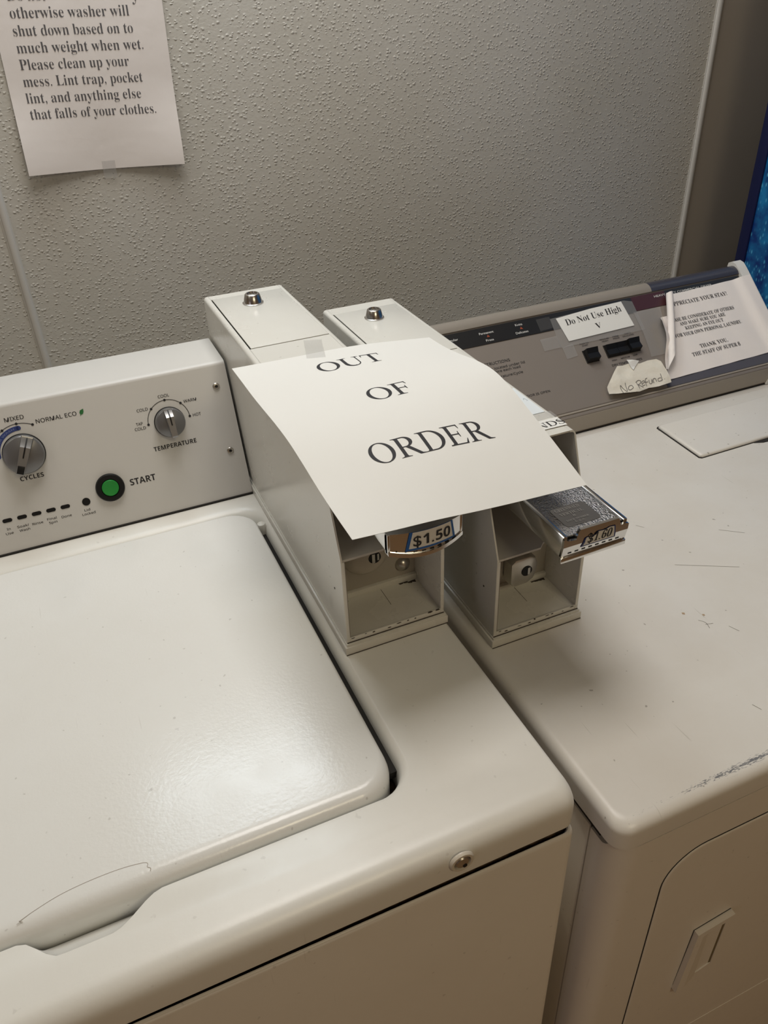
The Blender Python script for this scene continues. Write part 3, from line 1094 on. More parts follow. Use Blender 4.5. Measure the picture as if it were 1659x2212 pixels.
        bm = BM(); box(bm, kc.x + .0004, kc.x + .0032, kc.y - .0016, kc.y - .0006, kc.z - .0040, kc.z + .0042); obj('key_blade', bm, STEEL, vf, 0)
        bm = BM(); box(bm, kc.x - .0260, kc.x - .0180, yb - .014, yb, kc.z - .012, kc.z + .012, .002); obj('lock_bracket', bm, plain('vault_paint', (0, 0, 0)), vf, 40)
    # chipped paint along the flange and corner
    bm = Multi()
    rnd = random.Random(3 if lock_style == 'ring' else 9)
    for k in range(9):
        u = x0 + .006 + (x1 - x0 - .014) * (k / 8) + rnd.uniform(-.004, .004)
        l, h = rnd.uniform(.002, .006), rnd.uniform(.0004, .0010)
        z = Z + .0140 + rnd.uniform(-.0004, .0022)
        pts = [(u, z), (u + l * .5, z - h * .4), (u + l, z + h * .2), (u + l * .7, z + h), (u + l * .2, z + h * .8)]
        loops(bm.new(), [[Vector((a, yy, b)) for a, b in pts] for yy in (yk - .00025, yk + .001)], True, True)
    for k in range(3):
        z = Z + .03 + .02 * k + rnd.uniform(-.004, .004)
        h = rnd.uniform(.001, .006)
        loops(bm.new(), [[Vector((x1 - .0012, yy, z)), Vector((x1 - .0006, yy, z + h * .3)), Vector((x1 - .0005, yy, z + h)), Vector((x1 - .0011, yy, z + h * .8))] for yy in (yk - .00025, yk + .001)], True, True)
    for k in range(4):
        x = x1 - .008 - .0042 * k - rnd.uniform(0, .002)
        y = yb - .0045 - rnd.uniform(0, .004 * (k < 2) + .0005)
        loops(bm.new(), [[Vector((x, y + .001, zz)), Vector((x + .0052, y + .001, zz)), Vector((x + .0046, y - .0014 * (4 - k) * .5, zz)), Vector((x + .001, y - .0010, zz))] for zz in (Z + .0126, Z + .0131)], True, True)
    obj('paint_chip', bm, CHIP, t, 0)
    bm = BM()
    box(bm, X0 + .060, X0 + .0604, yk + .030, yb - .004, Z + .0126, Z + .01292)
    obj('scratch', bm, CHIP, t, 0)
    bm = BM()
    lathe(bm, [(.0011, 0), (.0011, .0003)], (x0, yk + .022, Z + .060), (-1, 0, 0), 10)
    obj('screw_hole', bm, CHIP, t, 0)

    # coin slide
    sx0, sx1 = X0 + .0205, X0 + .0845
    ys, z0, z1 = YF - slide_out, .1480, (.1702 if lock_style == 'puck' else .1650)
    S = Plane((sx0, ys, Z), (1, 0, 0), (0, 0, 1))
    w = sx1 - sx0
    bm = BM()
    # body: open-topped tray with side rails
    box(bm, sx0 + .0012, sx1 - .0012, ys + .004, YF + .079, Z + z0 + .0035, Z + z1 - .0030)
    for a, b in ((sx0, sx0 + .0045), (sx1 - .0045, sx1)):
        box(bm, a, b, ys + .0008, YF + .079, Z + z0 + .001, Z + z1, .0010)
    sl = obj('coin_slide', bm, CHROME, t, 30)
    bm = BM(); box(bm, sx0 + .0055, sx1 - .0062, ys + .0035, YF + .079, Z + z1 - .0034, Z + z1 - .0016, .0004); obj('slide_top', bm, HAMMER, sl, 30, label='hammered chrome slide top')
    bm = BM()
    pl = rrect(sx0 + .0125, sx1 - .0165, ys + .0130, ys + .0410, .004, 5)
    prism(bm, pl, lambda p, z: Vector((p[0], p[1], z)), Z + z1 - .0017, Z + z1 - .0011); obj('name_plate', bm, plain('satin_plate', (0.36, 0.36, 0.37), 0.25, metal=1.0), sl, 30)
    if lock_style == 'puck':
        bm = Multi()
        G0 = lambda u, v, w=0: Vector((sx0 + u, ys + v, Z + z1 - .0011 + w))
        write(bm, 'GREENWALD', .0160, .0400, .0345, .0040, G0, 'serif')
        write(bm, 'VERTICAL', .0165, .0395, .0282, .0034, G0, 'serif')
        write(bm, '8', .0265, .0290, .0240, .0024, G0, 'serif')
        write(bm, 'LOCK NUMBER', .0170, .0390, .0195, .0020, G0, 'serifb')
        write(bm, 'U.S.A.', .0230, .0330, .0160, .0020, G0, 'serifb')
        obj('embossed_word', bm, plain('bright_relief', (0.85, 0.85, 0.85), 0.12, metal=1.0), sl, 0)
    bm = BM()
    if lock_style == 'puck':
        # flat front plate, raised in the middle
        pts = [(0, z0 - .0020), (w, z0 - .0020), (w + .0004, z1 - .0040), (w - .0022, z1 - .0030), (w - .0080, z1 - .0034), (w - .0096, z1 + .0018), (w - .0110, z1 + .0044), (.0152, z1 + .0046), (.0134, z1 + .0022), (.0118, z1 - .0046), (.0040, z1 - .0034), (.0006, z1 - .0010), (0, z1 - .0020)]
        up = [(0, z1 - .0095), (w, z1 - .0095)] + pts[2:]
        loops(bm, [[S(u, v, ww) for u, v in up] for ww in (-.0015, .0012)], True, True)
        lo = [(z1 - .0095, .0012), (z0 - .0020, -.0018), (z0 - .0020, -.0045), (z1 - .0095, -.0015)]
        loops(bm, [[S(u, v, ww) for v, ww in lo] for u in (0, w)], True, True)
        box(bm, sx0 - .0004, sx1 + .0006, ys - .0002, ys + .0030, Z + z0 - .0042, Z + z0 + .0012, .0006)
        bow = lambda u: .0012
        lean = lambda v: 0.0 if v > z1 - .0095 else (v - (z1 - .0095)) * .2069
    else:
        # bowed front plate
        lean = lambda v: 0.0
        bow = lambda u: .0012 + .0062 * (1 - ((u - w / 2) / (w / 2)) ** 2)
        n = 16
        for zb, zt2, extra in ((z0 - .0006, z1 + .0010, 0.0), (z0 - .0012, z0 + .0022, .0012)):
            rings = []
            for k in range(n + 1):
                u = w * k / n + (.0004 if extra else 0)
                dz = -.0045 * (1 - ((u - w / 2) / (w / 2)) ** 2)
                rings.append([S(u, zb + dz, bow(u) + extra), S(u, zt2 + (dz if extra else 0), bow(u) + extra), S(u, zt2 + (dz if extra else 0), -.003), S(u, zb + dz, -.003)])
            loops(bm, rings, True, True)
        for u0, u1 in ((0, .0022), (w - .0022, w)):
            pbox(bm, S, u0, u1, z0, z1 + .0008, -.002, .0022, .0005)
    obj('slide_front', bm, CHROME, sl, 30)
    Sb = lambda u, v, ww=0.0: S(u, v, bow(u) + lean(v) + ww)
    bm = Multi()
    for k in range(8):
        u = .006 + .0068 * k
        pbox(bm.new(), Sb if lock_style == 'puck' else S, u, u + .0034, z0 + (.0044 if lock_style == 'puck' else .0030 - .0045 * (1 - ((u - w / 2) / (w / 2)) ** 2)), z0 + (.0056 if lock_style == 'puck' else .0040 - .0045 * (1 - ((u - w / 2) / (w / 2)) ** 2)), -.002, (.0003 if lock_style == 'puck' else bow(u) + .0004))
    obj('slide_notch', bm, BLACK, sl, 0)
    # price label
    if lock_style == 'puck':
        lb = [(.0174, z0 + .0082), (.0518, z0 + .0082), (.0500, z1 - .0012), (.0440, z1 - .0008), (.0400, z1 - .0022), (.0330, z1 - .0018), (.0280, z1 - .0060), (.0225, z1 - .0044), (.0200, z1 - .0052)]
        ib = [(.0196, z0 + .0096), (.0502, z0 + .0096), (.0486, z1 - .0014), (.0440, z1 - .0010), (.0400, z1 - .0024), (.0330, z1 - .0020), (.0280, z1 - .0062), (.0225, z1 - .0046), (.0214, z1 - .0050)]
        bcol, txt = LABELNAVY, ('$1.60', .0228, .0462, z0 + .0114, .0082)
    else:
        lb = [(.0130, z0 + .0012), (.0565, z0 + .0012), (.0535, z1 + .0012), (.0165, z1 + .0012)]
        ib = [(.0156, z0 + .0034), (.0538, z0 + .0034), (.0514, z1 + .0011), (.0188, z1 + .0011)]
        bcol, txt = LABELBLUE, ('$1.50', .0190, .0510, z0 + .0058, .0094)
    if lock_style == 'puck':
        bm = BM(); sheet(bm, lb, Sb, .004, .00025, lambda u, v: .0002)
    else:
        bm = BM(); sheet(bm, lb, Sb, .004, .00025, lambda u, v: .0004)
    pl = obj('price_label', bm, bcol, sl, 0, label='blue-edged price sticker')
    if lock_style == 'puck':
        bm = BM(); sheet(bm, ib, Sb, .004, .0002, lambda u, v: .0005)
    else:
        bm = BM(); sheet(bm, ib, Sb, .004, .0002, lambda u, v: .0008)
    obj('label_face', bm, LABELGREY, sl, 0)
    bm = Multi()
    off = .0009 if lock_style == 'puck' else .0014
    if lock_style == 'puck':
        write(bm, '$', txt[1], txt[1] + .0050, txt[3], txt[4], Sb, 'plainb', off, 0, .15)
        write(bm, '1', txt[1] + .0058, txt[1] + .0100, txt[3], txt[4], Sb, 'serifb', off, 0, .18)
        write(bm, '.', txt[1] + .0112, txt[1] + .0126, txt[3], txt[4], Sb, 'serifb', off)
        write(bm, '60', txt[1] + .0134, txt[2], txt[3], txt[4], Sb, 'serifb', off, 0, .18)
    else:
        write(bm, '$', txt[1], txt[1] + .0066, txt[3] - .0004, txt[4], Sb, 'plainb', off)
        write(bm, '1', txt[1] + .0080, txt[1] + .0128, txt[3], txt[4], Sb, 'sansb', off)
        write(bm, '.', txt[1] + .0152, txt[1] + .0172, txt[3], txt[4], Sb, 'sansb', off)
        write(bm, '50', txt[1] + .0188, txt[2], txt[3], txt[4], Sb, 'sansb', off)
    obj('price_character', bm, INK, sl, 0)
    return t


coin_box('coin_box', 'white coin box on the washer with a $1.50 slide and a round lock', .1660, .5095, .9465, 0.0, .0590, 'ring', '$1.50')
coin_box('coin_box', 'white coin box on the dryer with a $1.60 slide and a dull metal lock', .3120, .4955, .9400, -.0400, .0685, 'puck', '$1.60')

# ================================================================== dryer
DX0, DX1, DZ = .2985, 1.0390, -.0400
dryer = thing('dryer', 'white front-load dryer with a taupe sloping console covered in paper notes', 'dryer', (.67, .61, FLOOR))
bm = BM()
rs = cap_rings(DX0, DX1, 0.2725, 0.950, 0.016, -.0670, DZ, 0.010, 0.009, 0.006)
vr = loops(bm, rs)
bm.faces.new(vr[-1])
obj('top_panel', bm, DRYMAT, dryer, 50)
bm = BM()
def drum(o, z, y0, y1, r):
    return [Vector((p[0], p[1], z)) for p in rrect(.3020 + o, 1.0360 - o, y0 + o, y1, r, 8)]
# front shell wraps the corner; the side sheets start behind a seam
loops(bm, [[Vector((p[0], p[1], z)) for p in [(.3020, .3095)] + [(.3020 + .022 - .022 * math.cos(R(a)), .2755 + .022 - .022 * math.sin(R(a))) for a in range(0, 91, 9)]
           + [(1.0360 - .022 + .022 * math.sin(R(a)), .2755 + .022 - .022 * math.cos(R(a))) for a in range(0, 91, 9)] + [(1.0360, .3095)]] for z in (FLOOR + .015, -.0760, -.0742)], True, True)
for v in bm.verts:
    if v.co.z > -.08 and v.co.x < .330:
        v.co.z -= .0065 * smoothstep(.3045, .3022, v.co.x)
obj('front_shell', bm, FRONTMAT, dryer, 40)
bm = BM(); box(bm, .3022, 1.0358, .3112, .940, FLOOR + .015, -.0805, .002); obj('cabinet', bm, FRONTMAT, dryer, 40)
bm = BM(); box(bm, .3050, 1.033, .3085, .3120, FLOOR + .02, -.0680); box(bm, .3265, 1.010, .2768, .320, -.0860, -.0650); box(bm, .3040, 1.034, .3000, .938, -.0860, -.0650); obj('seam_filler', bm, GAP, dryer, 0, label='dark seams around the side sheets')
for x in (.35, .99):
    for y in (.32, .88):
        bm = BM(); lathe(bm, [(.018, FLOOR), (.018, FLOOR + .008), (.008, FLOOR + .010), (.008, FLOOR + .03)], (x, y, 0), (0, 0, 1), 16); obj('foot', bm, BLACK, dryer, 40)
# loading door in the front, with a hollow finger pull
SF = Plane((0, .2755, 0), (1, 0, 0), (0, 0, 1))
bm = BM()
DOOR = (.3620, .9750, -.640, -.1190)
def door_ring(o, w):
    return [SF(a, b, w) for a, b in rrect(DOOR[0] + o, DOOR[1] - o, DOOR[2] + o, DOOR[3] - o, .042 - o, 10)]
vr = loops(bm, [door_ring(0, -.004), door_ring(0, .0001), door_ring(.0003, .0006), door_ring(.0012, .0011), door_ring(.0030, .0012), door_ring(.0060, .0012)])
hole = [(.4485, -.3830), (.4695, -.3770), (.4705, -.2890), (.4475, -.2905)]
hv = [[bm.verts.new(SF(a, b, w)) for a, b in hole] for w in (.0012,)]
fill_between(bm, vr[-1], hv[0])
deep = [bm.verts.new(SF(a, b, w)) for (a, b), w in zip(hole, (-.0050, .0004, .0004, -.0050))]
for i in range(4):
    j = (i + 1) % 4
    bm.faces.new((hv[0][i], hv[0][j], deep[j], deep[i]))
door = obj('door', bm, FRONTMAT, dryer, 40)
bm = BM()
gr = [[SF(a, b, w) for a, b in rrect(DOOR[0] - o, DOOR[1] + o, DOOR[2] - o, DOOR[3] + o, .042 + o, 10)] for o, w in ((.0, -.002), (.0, .0003), (.0013, .0003), (.0013, -.002))]
loops(bm, gr)
obj('door_gap', bm, GAP, door, 0)
bm = BM(); bm.faces.new([bm.verts.new(SF(a, b, w)) for (a, b), w in zip(hole, (-.0049, .0006, .0006, -.0049))]); loops(bm, [[SF(a, b, w - .001) for (a, b), w in zip(hole, (-.0049, .0006, .0006, -.0049))]], True); obj('finger_recess', bm, OLIVE, door, 0, label='olive finger recess')
bm = BM()
flange = [((.4250, -.2775), (.4700, -.2715), (.4715, -.2775), (.4330, -.2850)), ((.4250, -.2775), (.4330, -.2850), (.4290, -.3945), (.4195, -.3870))]
for f in flange:
    loops(bm, [[SF(a, b, w) for a, b in f] for w in (-.001, .0075)], True, True)
inner = [(.4345, -.2870), (.4480, -.2860), (.4490, -.3860), (.4330, -.3930)]
loops(bm, [[SF(a, b, w) for (a, b), w in zip(inner, ww)] for ww in ((-.001, -.001, -.001, -.001), (.0050, .0016, .0016, .0050))], True, True)
obj('door_handle', bm, FRONTMAT, door, 30)
bm = BM(); loops(bm, [[SF(a, b, w) for a, b in ((.4195, -.3885), (.4240, -.2765), (.4695, -.2702), (.4700, -.2730), (.4262, -.2790), (.4218, -.3885))] for w in (.0004, .0015)], True, True); obj('handle_shadow_line', bm, GAP, door, 0)  # dark strip painted as the shadow line outside the flange
bm = BM(); pbox(bm, SF, .40, .94, -.5205, -.5195, .0008, .0017, .0003); obj('door_crease', bm, FRONTMAT, door, 30)
# lint door let into the top
bm = BM()
LP = [(.7460, .6900), (.7490, .6872), (.9880, .6895), (.9900, .6925), (.9900, .7810), (.9870, .7835), (.7545, .7815), (.7510, .7790)]
def lp(o, z):
    c = Vector((sum(p[0] for p in LP) / 8, sum(p[1] for p in LP) / 8))
    return [Vector((p[0] - math.copysign(o, p[0] - c.x), p[1] - math.copysign(o, p[1] - c.y), z)) for p in LP]
loops(bm, [lp(0, DZ - .0005), lp(0, DZ + .0022), lp(.0006, DZ + .0036), lp(.0018, DZ + .0046), lp(.0034, DZ + .0050)], True, True)
ld = obj('lint_door', bm, enamel('lint_door_enamel', (0.74, 0.715, 0.67), .32, .3), dryer, 50)
bm = BM(); prism(bm, [(p[0] + (-.0022 if p[0] < .8 else .001), p[1] + (-.0012 if p[1] < .74 else .0012)) for p in LP], lambda p, z: Vector((p[0], p[1], z)), DZ, DZ + .0007)
pts = [(.838, .6862), (.850, .6815), (.875, .6795), (.900, .6815), (.912, .6862)]
prism(bm, pts + [(.912, .690), (.838, .690)], lambda p, z: Vector((p[0], p[1], z)), DZ, DZ + .0006)
obj('lint_door_gap', bm, GAP, dryer, 0, label='dark slot and finger notch around the lint door')
# marks on the dryer top
bm = Multi()
GD = ground(DZ)
for st in [[(.520, .438), (.524, .432), (.522, .424)], [(.522, .430), (.530, .428)], [(.541, .418), (.545, .408)], [(.485, .33), (.488, .322)], [(.560, .520), (.62, .486)], [(.65, .55), (.672, .532)], [(.57, .60), (.576, .592)], [(.68, .47), (.69, .46)]]:
    pen(bm.new(), [st], GD, .0005, .00015)
obj('scratch', bm, plain('scratch_grey', (0.22, 0.20, 0.17), 0.8), dryer, 0)
bm = Multi()
for x, y, s in ((.512, .452, .0022), (.529, .4415, .0018)):
    prism(bm.new(), [(x, y), (x + s, y - s * .6), (x + s * 1.4, y + s * .4), (x + s * .3, y + s)], lambda p, z: Vector((p[0], p[1], z)), DZ, DZ + .0004)
obj('paint_blister', bm, plain('tan_chip', (0.42, 0.30, 0.19), 0.8), dryer, 0)

# console
a40 = R(40)
SD = Plane((0, .823, -.009), (1, 0, 0), (0, math.cos(a40), math.sin(a40)))
bm = BM()
def sdp(v, w=0.0):
    p = SD(0, v, w)
    return (p.y, p.z)
prof = [(.8205, DZ + .001), (.8190, -.0145), (.8192, -.0118), (.8205, -.0100), sdp(.0010), sdp(.0035, -.0008), sdp(.0050, 0), sdp(.1585, 0), sdp(.1600, .0016), sdp(.1680, .0012), sdp(.1735, -.0008), sdp(.1768, -.0040), sdp(.178, -.0090), (.9700, .0900), (.9700, DZ + .001)]
prism(bm, prof, lambda p, t: Vector((t, p[0], p[1])), DX0 + .006, 1.0215)
dcon = obj('console', bm, TAUPE, dryer, 28)
bm = BM(); box(bm, DX0 + .008, 1.030, .8185, .9690, DZ, DZ + .0016); obj('console_seam', bm, GAP, dcon, 0)
bm = BM()
pr2 = [sdp(.1592, .0001), sdp(.1592, .0022), sdp(.1640, .0034), sdp(.1690, .0028), sdp(.1745, .0004), sdp(.1780, -.0030), sdp(.1790, -.0080), sdp(.175, -.009)]
prism(bm, pr2, lambda p, t: Vector((t, p[0], p[1])), DX0 + .006, .8480); obj('top_trim', bm, TRIMGREY, dcon, 60)
bm = BM(); prism(bm, pr2, lambda p, t: Vector((t, p[0], p[1])), .8482, 1.0212); obj('glossy_top_trim', bm, GLOSSNAVY, dcon, 60, label='dark glossy end of the top trim')
bm = BM()
prism(bm, [(.8188, DZ + .004), (.8182, -.0140), (.8186, -.0128), (.8202, -.0130), (.8208, DZ + .004)], lambda p, t: Vector((t, p[0], p[1])), DX0 + .006, 1.0215)
prism(bm, [sdp(.0004, .0006), sdp(.0008, .0016), sdp(.0026, .0017), sdp(.0034, .0003)], lambda p, t: Vector((t, p[0], p[1])), DX0 + .006, 1.0215)
obj('front_lip', bm, plain('lip_grey', (0.36, 0.32, 0.27), 0.4), dcon, 40)
bm = BM(); pbox(bm, SD, DX0 + .0065, .8070, .1312, .1572, .0001, .0009); obj('black_strip', bm, STRIPBLACK, dcon, 0)
bm = BM(); pbox(bm, SD, .8071, .8700, .1335, .1572, .0001, .0009); obj('maroon_strip', bm, MAROON, dcon, 0)
bm = BM(); pbox(bm, SD, .8701, 1.0190, .1335, .1572, .0001, .0009); obj('black_strip', bm, STRIPBLACK, dcon, 0)
bm = BM(); pbox(bm, SD, .8010, 1.0195, .0040, .0300, .0001, .0006); obj('dark_film', bm, plain('dark_film_grey', (0.105, 0.10, 0.115), 0.3), dcon, 0, label='dark grey film along the lower right panel')
bm = BM()
capprof = [(.8200, DZ + .0005), (.8155, -.0250), (.8150, -.0120), (.8185, -.0060), sdp(.010, .0035), sdp(.165, .0055), sdp(.176, .0048), sdp(.1830, .0010), sdp(.1860, -.0060), (.9720, .092), (.9720, DZ + .0005)]
prism(bm, capprof, lambda p, t: Vector((t, p[0], p[1])), 1.0205, 1.0375)
prism(bm, [(.990, DZ + .001), (1.021, DZ + .001), (1.021, -.010), (1.004, -.010)], lambda p, t: Vector((p[0], t, p[1])), .8165, .8200)
ec = obj('end_cap', bm, ENAMEL, dcon, 30)
bm = BM(); lathe(bm, [(.0045, 0), (.0045, .0006)], (1.0085, .8166, -.0270), (0, -1, 0), 20); obj('screw_hole', bm, BLACK, ec, 0)
# printing on the console
bm = Multi()
D = lambda s, u0, u1, v, c, mode='sans': write(bm, s, u0, u1, v, c, SD, mode, .0004)
D('INSTRUCTIONS', .5240, .5725, .0990, .0042); D('Lint screen located under lid', .5100, .5934, .0912, .0036); D('clean before each load', .5180, .5840, .0860, .0036)
D('Select Temperature/Cycle', .5090, .5845, .0774, .0036); D('MACHINE STOPS WHEN DOOR IS OPEN', .5000, .6130, .0403, .0032)
D('PUSH TO', .6900, .7050, .0995, .0024); D('START', .6925, .7030, .0960, .0024); D('REGULAR', .7250, .7410, .0995, .0024); D('HEAVY', .7275, .7390, .0960, .0024)
D('PERM', .7480, .7585, .1000, .0024); D('PRESS', .7478, .7590, .0965, .0024); D('KNITS', .7700, .7810, .1005, .0024); D('DELICATES', .7650, .7850, .0968, .0024)
D('HIGH', .7300, .7385, .0635, .0024); D('MEDIUM', .7460, .7615, .0638, .0024); D('LOW', .7680, .7760, .0642, .0024); D('DRY TEMPERATURES', .7265, .7800, .0555, .0034)
obj('printed_word', bm, INK, dcon, 0)
bm = Multi()
E = lambda s, u0, u1, v, c: write(bm, s, u0, u1, v, c, SD, 'plainb', .0012)
E('Regular', .4880, .5082, .1456, .0034); E('Permanent', .5420, .5652, .1466, .0034); E('Press', .5486, .5608, .1347, .0034); E('Knits', .6018, .6134, .1488, .0034); E('Delicates', .5978, .6184, .1362, .0034)
E('HEAVY DUTY COMMERCIAL DRYER', .8485, .9610, .1488, .0036)
obj('printed_word', bm, WHITEINK, dcon, 0, label='white lettering on the black strip')
bm = Multi()
for u, v in ((.5545, .1425), (.6095, .1441)):
    ppoly(bm.new(), SD, [(u - .0024, v - .0014), (u + .0024, v - .0014), (u, v + .0026)], .0009, .0013)
obj('orange_arrow', bm, ORANGE, dcon, 0, label='small dull orange triangle')
# push buttons
def rocker(name, u0, u1, v0, v1, split):
    bm = BM(); pbox(bm, SD, u0 - .0008, u1 + .0008, v0 - .0006, v1 + .0006, .0001, .0012); fr = obj(name, bm, GAP, dcon, 0)
    edges = [u0] + split + [u1]
    for k, (a, b) in enumerate(zip(edges[:-1], edges[1:])):
        bm = BM()
        tilt = .0045 if k == len(edges) - 2 else 0
        prof = [(v0, .001), (v0 + .002, .0055 + tilt), (v0 + (v1 - v0) * .55, .0040 + tilt), (v1 - .0015, .0075 + tilt), (v1, .001)]
        prism(bm, prof, lambda p, t: SD(t, p[0], p[1]), a + .0002, b - .0002)
        obj('key_cap', bm, BLACK, fr, 25)
rocker('start_switch', .6893, .7090, .0695, .0888, [])
rocker('temperature_switch', .7262, .7830, .0705, .0898, [.7452, .7640])

# ================================================================== paper notes
# sheet draped from the washer coin box: corner heights measured as a 7 x 10 net (0.1 mm)
NET = [[1428,7126,2063],[1785,7140,2051],[2143,7155,2040],[2501,7170,2033],[2859,7185,2011],[3216,7199,1973],[3573,7213,1933],[1437,6816,2056],[1797,6830,2052],[2155,6845,2051],[2514,6860,2046],[2873,6875,2027],[3230,6889,1991],[3586,6902,1943],[1449,6506,2040],[1809,6520,2052],[2168,6534,2058],[2527,6549,2056],[2886,6565,2042],[3244,6580,2014],[3602,6593,1974],[1462,6195,2035],[1821,6209,2051],[2180,6224,2060],[2540,6239,2059],[2899,6255,2051],[3258,6271,2037],[3618,6286,2019],[1474,5885,2036],[1834,5899,2048],[2193,5914,2053],[2553,5929,2053],[2912,5945,2048],[3272,5961,2040],[3632,5977,2033],[1487,5576,2017],[1846,5589,2032],[2206,5604,2033],[2566,5619,2032],[2925,5636,2020],[3284,5654,2002],[3643,5673,1976],[1499,5270,1967],[1859,5282,1985],[2218,5297,1988],[2578,5312,1985],[2937,5331,1962],[3295,5353,1929],[3652,5378,1883],[1511,4966,1905],[1871,4979,1918],[2231,4994,1917],[2590,5012,1903],[2948,5033,1874],[3305,5058,1835],[3661,5084,1787],[1525,4659,1855],[1884,4677,1847],[2242,4696,1832],[2600,4718,1803],[2956,4741,1768],[3313,4766,1730],[3669,4792,1687],[1541,4351,1815],[1897,4375,1776],[2254,4397,1743],[2609,4426,1694],[2964,4453,1653],[3321,4476,1620],[3678,4501,1584]]
NET = [[Vector(NET[j * 7 + i]) * 1e-4 for i in range(7)] for j in range(10)]
PW, PH = .2159, .2794


def cr(a, b, c, d, t):
    return 0.5 * ((2 * b) + (c - a) * t + (2 * a - 5 * b + 4 * c - d) * t * t + (3 * b - a - 3 * c + d) * t ** 3)


def drape(u, v, w=0.0):
    """point u metres from the left edge and v metres below the top edge of the draped sheet"""
    def at(u, v):
        a, b = min(max(u / PW, 0), 1) * 6, min(max(v / PH, 0), 1) * 9
        i, j = min(int(a), 5), min(int(b), 8)
        a, b = a - i, b - j

        def g(jj, ii):
            jj2, ii2 = min(max(jj, 0), 9), min(max(ii, 0), 6)
            p = NET[jj2][ii2].copy()
            if ii < 0: p += NET[jj2][0] - NET[jj2][1]
            if ii > 6: p += NET[jj2][6] - NET[jj2][5]
            if jj < 0: p += NET[0][ii2] - NET[1][ii2]
            if jj > 9: p += NET[9][ii2] - NET[8][ii2]
            return p
        return cr(*[cr(*[g(j + dj, i + di) for di in (-1, 0, 1, 2)], a) for dj in (-1, 0, 1, 2)], b)
    p = at(u, v)
    if w:
        n = (at(min(u + .004, PW), v) - at(max(u - .004, 0), v)).cross(at(u, max(v - .004, 0)) - at(u, min(v + .004, PH))).normalized()
        p = p + n * w
    return p


bm = BM()
rings = []
nu, nv = 36, 48
for off in (0, .00025):
    g = [[bm.verts.new(drape(PW * i / nu, PH * j / nv, off + 1e-6)) for i in range(nu + 1)] for j in range(nv + 1)]
    for j in range(nv):
        for i in range(nu):
            bm.faces.new((g[j][i], g[j][i + 1], g[j + 1][i + 1], g[j + 1][i]))
sign = obj('paper_sign', bm, PAPER, None, 80)
tag(sign, 'white sheet reading OUT OF ORDER hanging over the two coin boxes', 'paper sign')
ORIG[sign] = Vector(sign.location)
bm = Multi()
serif_word(bm, 'OUT', .0722, .1392, .0520, .0222, drape, .00042, -1)
serif_word(bm, 'OF', .0884, .1300, .1292, .0224, drape, .00042, -1)
serif_word(bm, 'ORDER', .0517, .1640, .2120, .0238, drape, .00042, -1)
obj('printed_word', bm, INK, sign, 0, label='large black serif lettering')

# tape holding it
bm = BM()
ST = lambda u, v, w=0.0: Vector((.2310 + .0176 * u - .0100 * v * 1.15, .7600 - .0060 * u - .0520 * v * .78, (.2012 + .0034 * smoothstep(.45, .75, v)) + w))
sheet(bm, [(0, 0), (1, 0), (1.02, 1.35), (.02, 1.35)], ST, .12, .00012)
tag(obj('tape_strip', bm, TAPE, None, 80), 'short strip of clear tape holding the OUT OF ORDER sheet to the coin box', 'tape')

# wall notice, lower edge free of the wall
NW0 = Vector((.0172, 1.2690, .3010))
nu_ = Vector((math.cos(R(-1.85)), 0, math.sin(R(-1.85))))
nv_ = Vector((-nu_.z, 0, nu_.x))


def notice(u, v, w=0.0):
    lift = .010 * (1 - smoothstep(0, .11, v)) * (abs(u - .106) / .106) ** 1.5
    return NW0 + nu_ * u + nv_ * v + Vector((0, -lift - w, 0))


bm = BM(); sheet(bm, [(0, 0), (.2125, 0), (.2125, .2794), (0, .2794)], notice, .010, .00025)
wn = obj('wall_notice', bm, PAPERW, None, 80)
tag(wn, 'white typed notice about washers taped to the wall above the washing machine', 'notice')
bm = Multi()
LN = [('otherwise washer will', 44.4, 190.5, 482.8, 479.1), ('shut down based on to', 43.0, 191.6, 463.6, 459.6), ('much weight when wet.', 42.2, 201.2, 444.8, 440.3), ('Please clean up your', 40.7, 178.7, 425.9, 422.0),
      ('mess. Lint trap, pocket', 39.8, 192.8, 406.7, 402.0), ('lint, and anything else', 38.3, 186.6, 387.4, 382.6), ('that falls of your clothes.', 38.3, 203.0, 368.4, 362.6)]
def on_notice(x, z):
    d = Vector((x, 0, z)) - Vector((NW0.x, 0, NW0.z))
    return d.dot(nu_), d.dot(nv_)
for s, x0, x1, z0, z1 in LN:
    (ua, va), (ub, vb) = on_notice(x0 * mm, z0 * mm), on_notice(x1 * mm, z1 * mm)
    write(bm, s, ua, ub, va, .0118, notice, 'serif', .0006, (vb - va) / (ub - ua))
(ua, va) = on_notice(.0455, .5016)
write(bm, 'Do not', ua, ua + .046, va, .0118, notice, 'serif', .0006)
write(bm, 'y', ua + .152, ua + .160, va - .002, .0118, notice, 'serif', .0006)
obj('text_line', bm, INKG, wn, 0, label='dark grey serif typing')
bm = BM(); sheet(bm, [(.0985, -.0125), (.1165, -.0125), (.1165, .0105), (.0985, .0105)], lambda u, v, w=0.0: notice(u, max(v, 0), w + .0004) + nv_ * min(v, 0), .006, .00012)
tag(obj('tape_strip', bm, TAPE, None, 0), 'small clear tape at the bottom edge of the wall notice', 'tape')

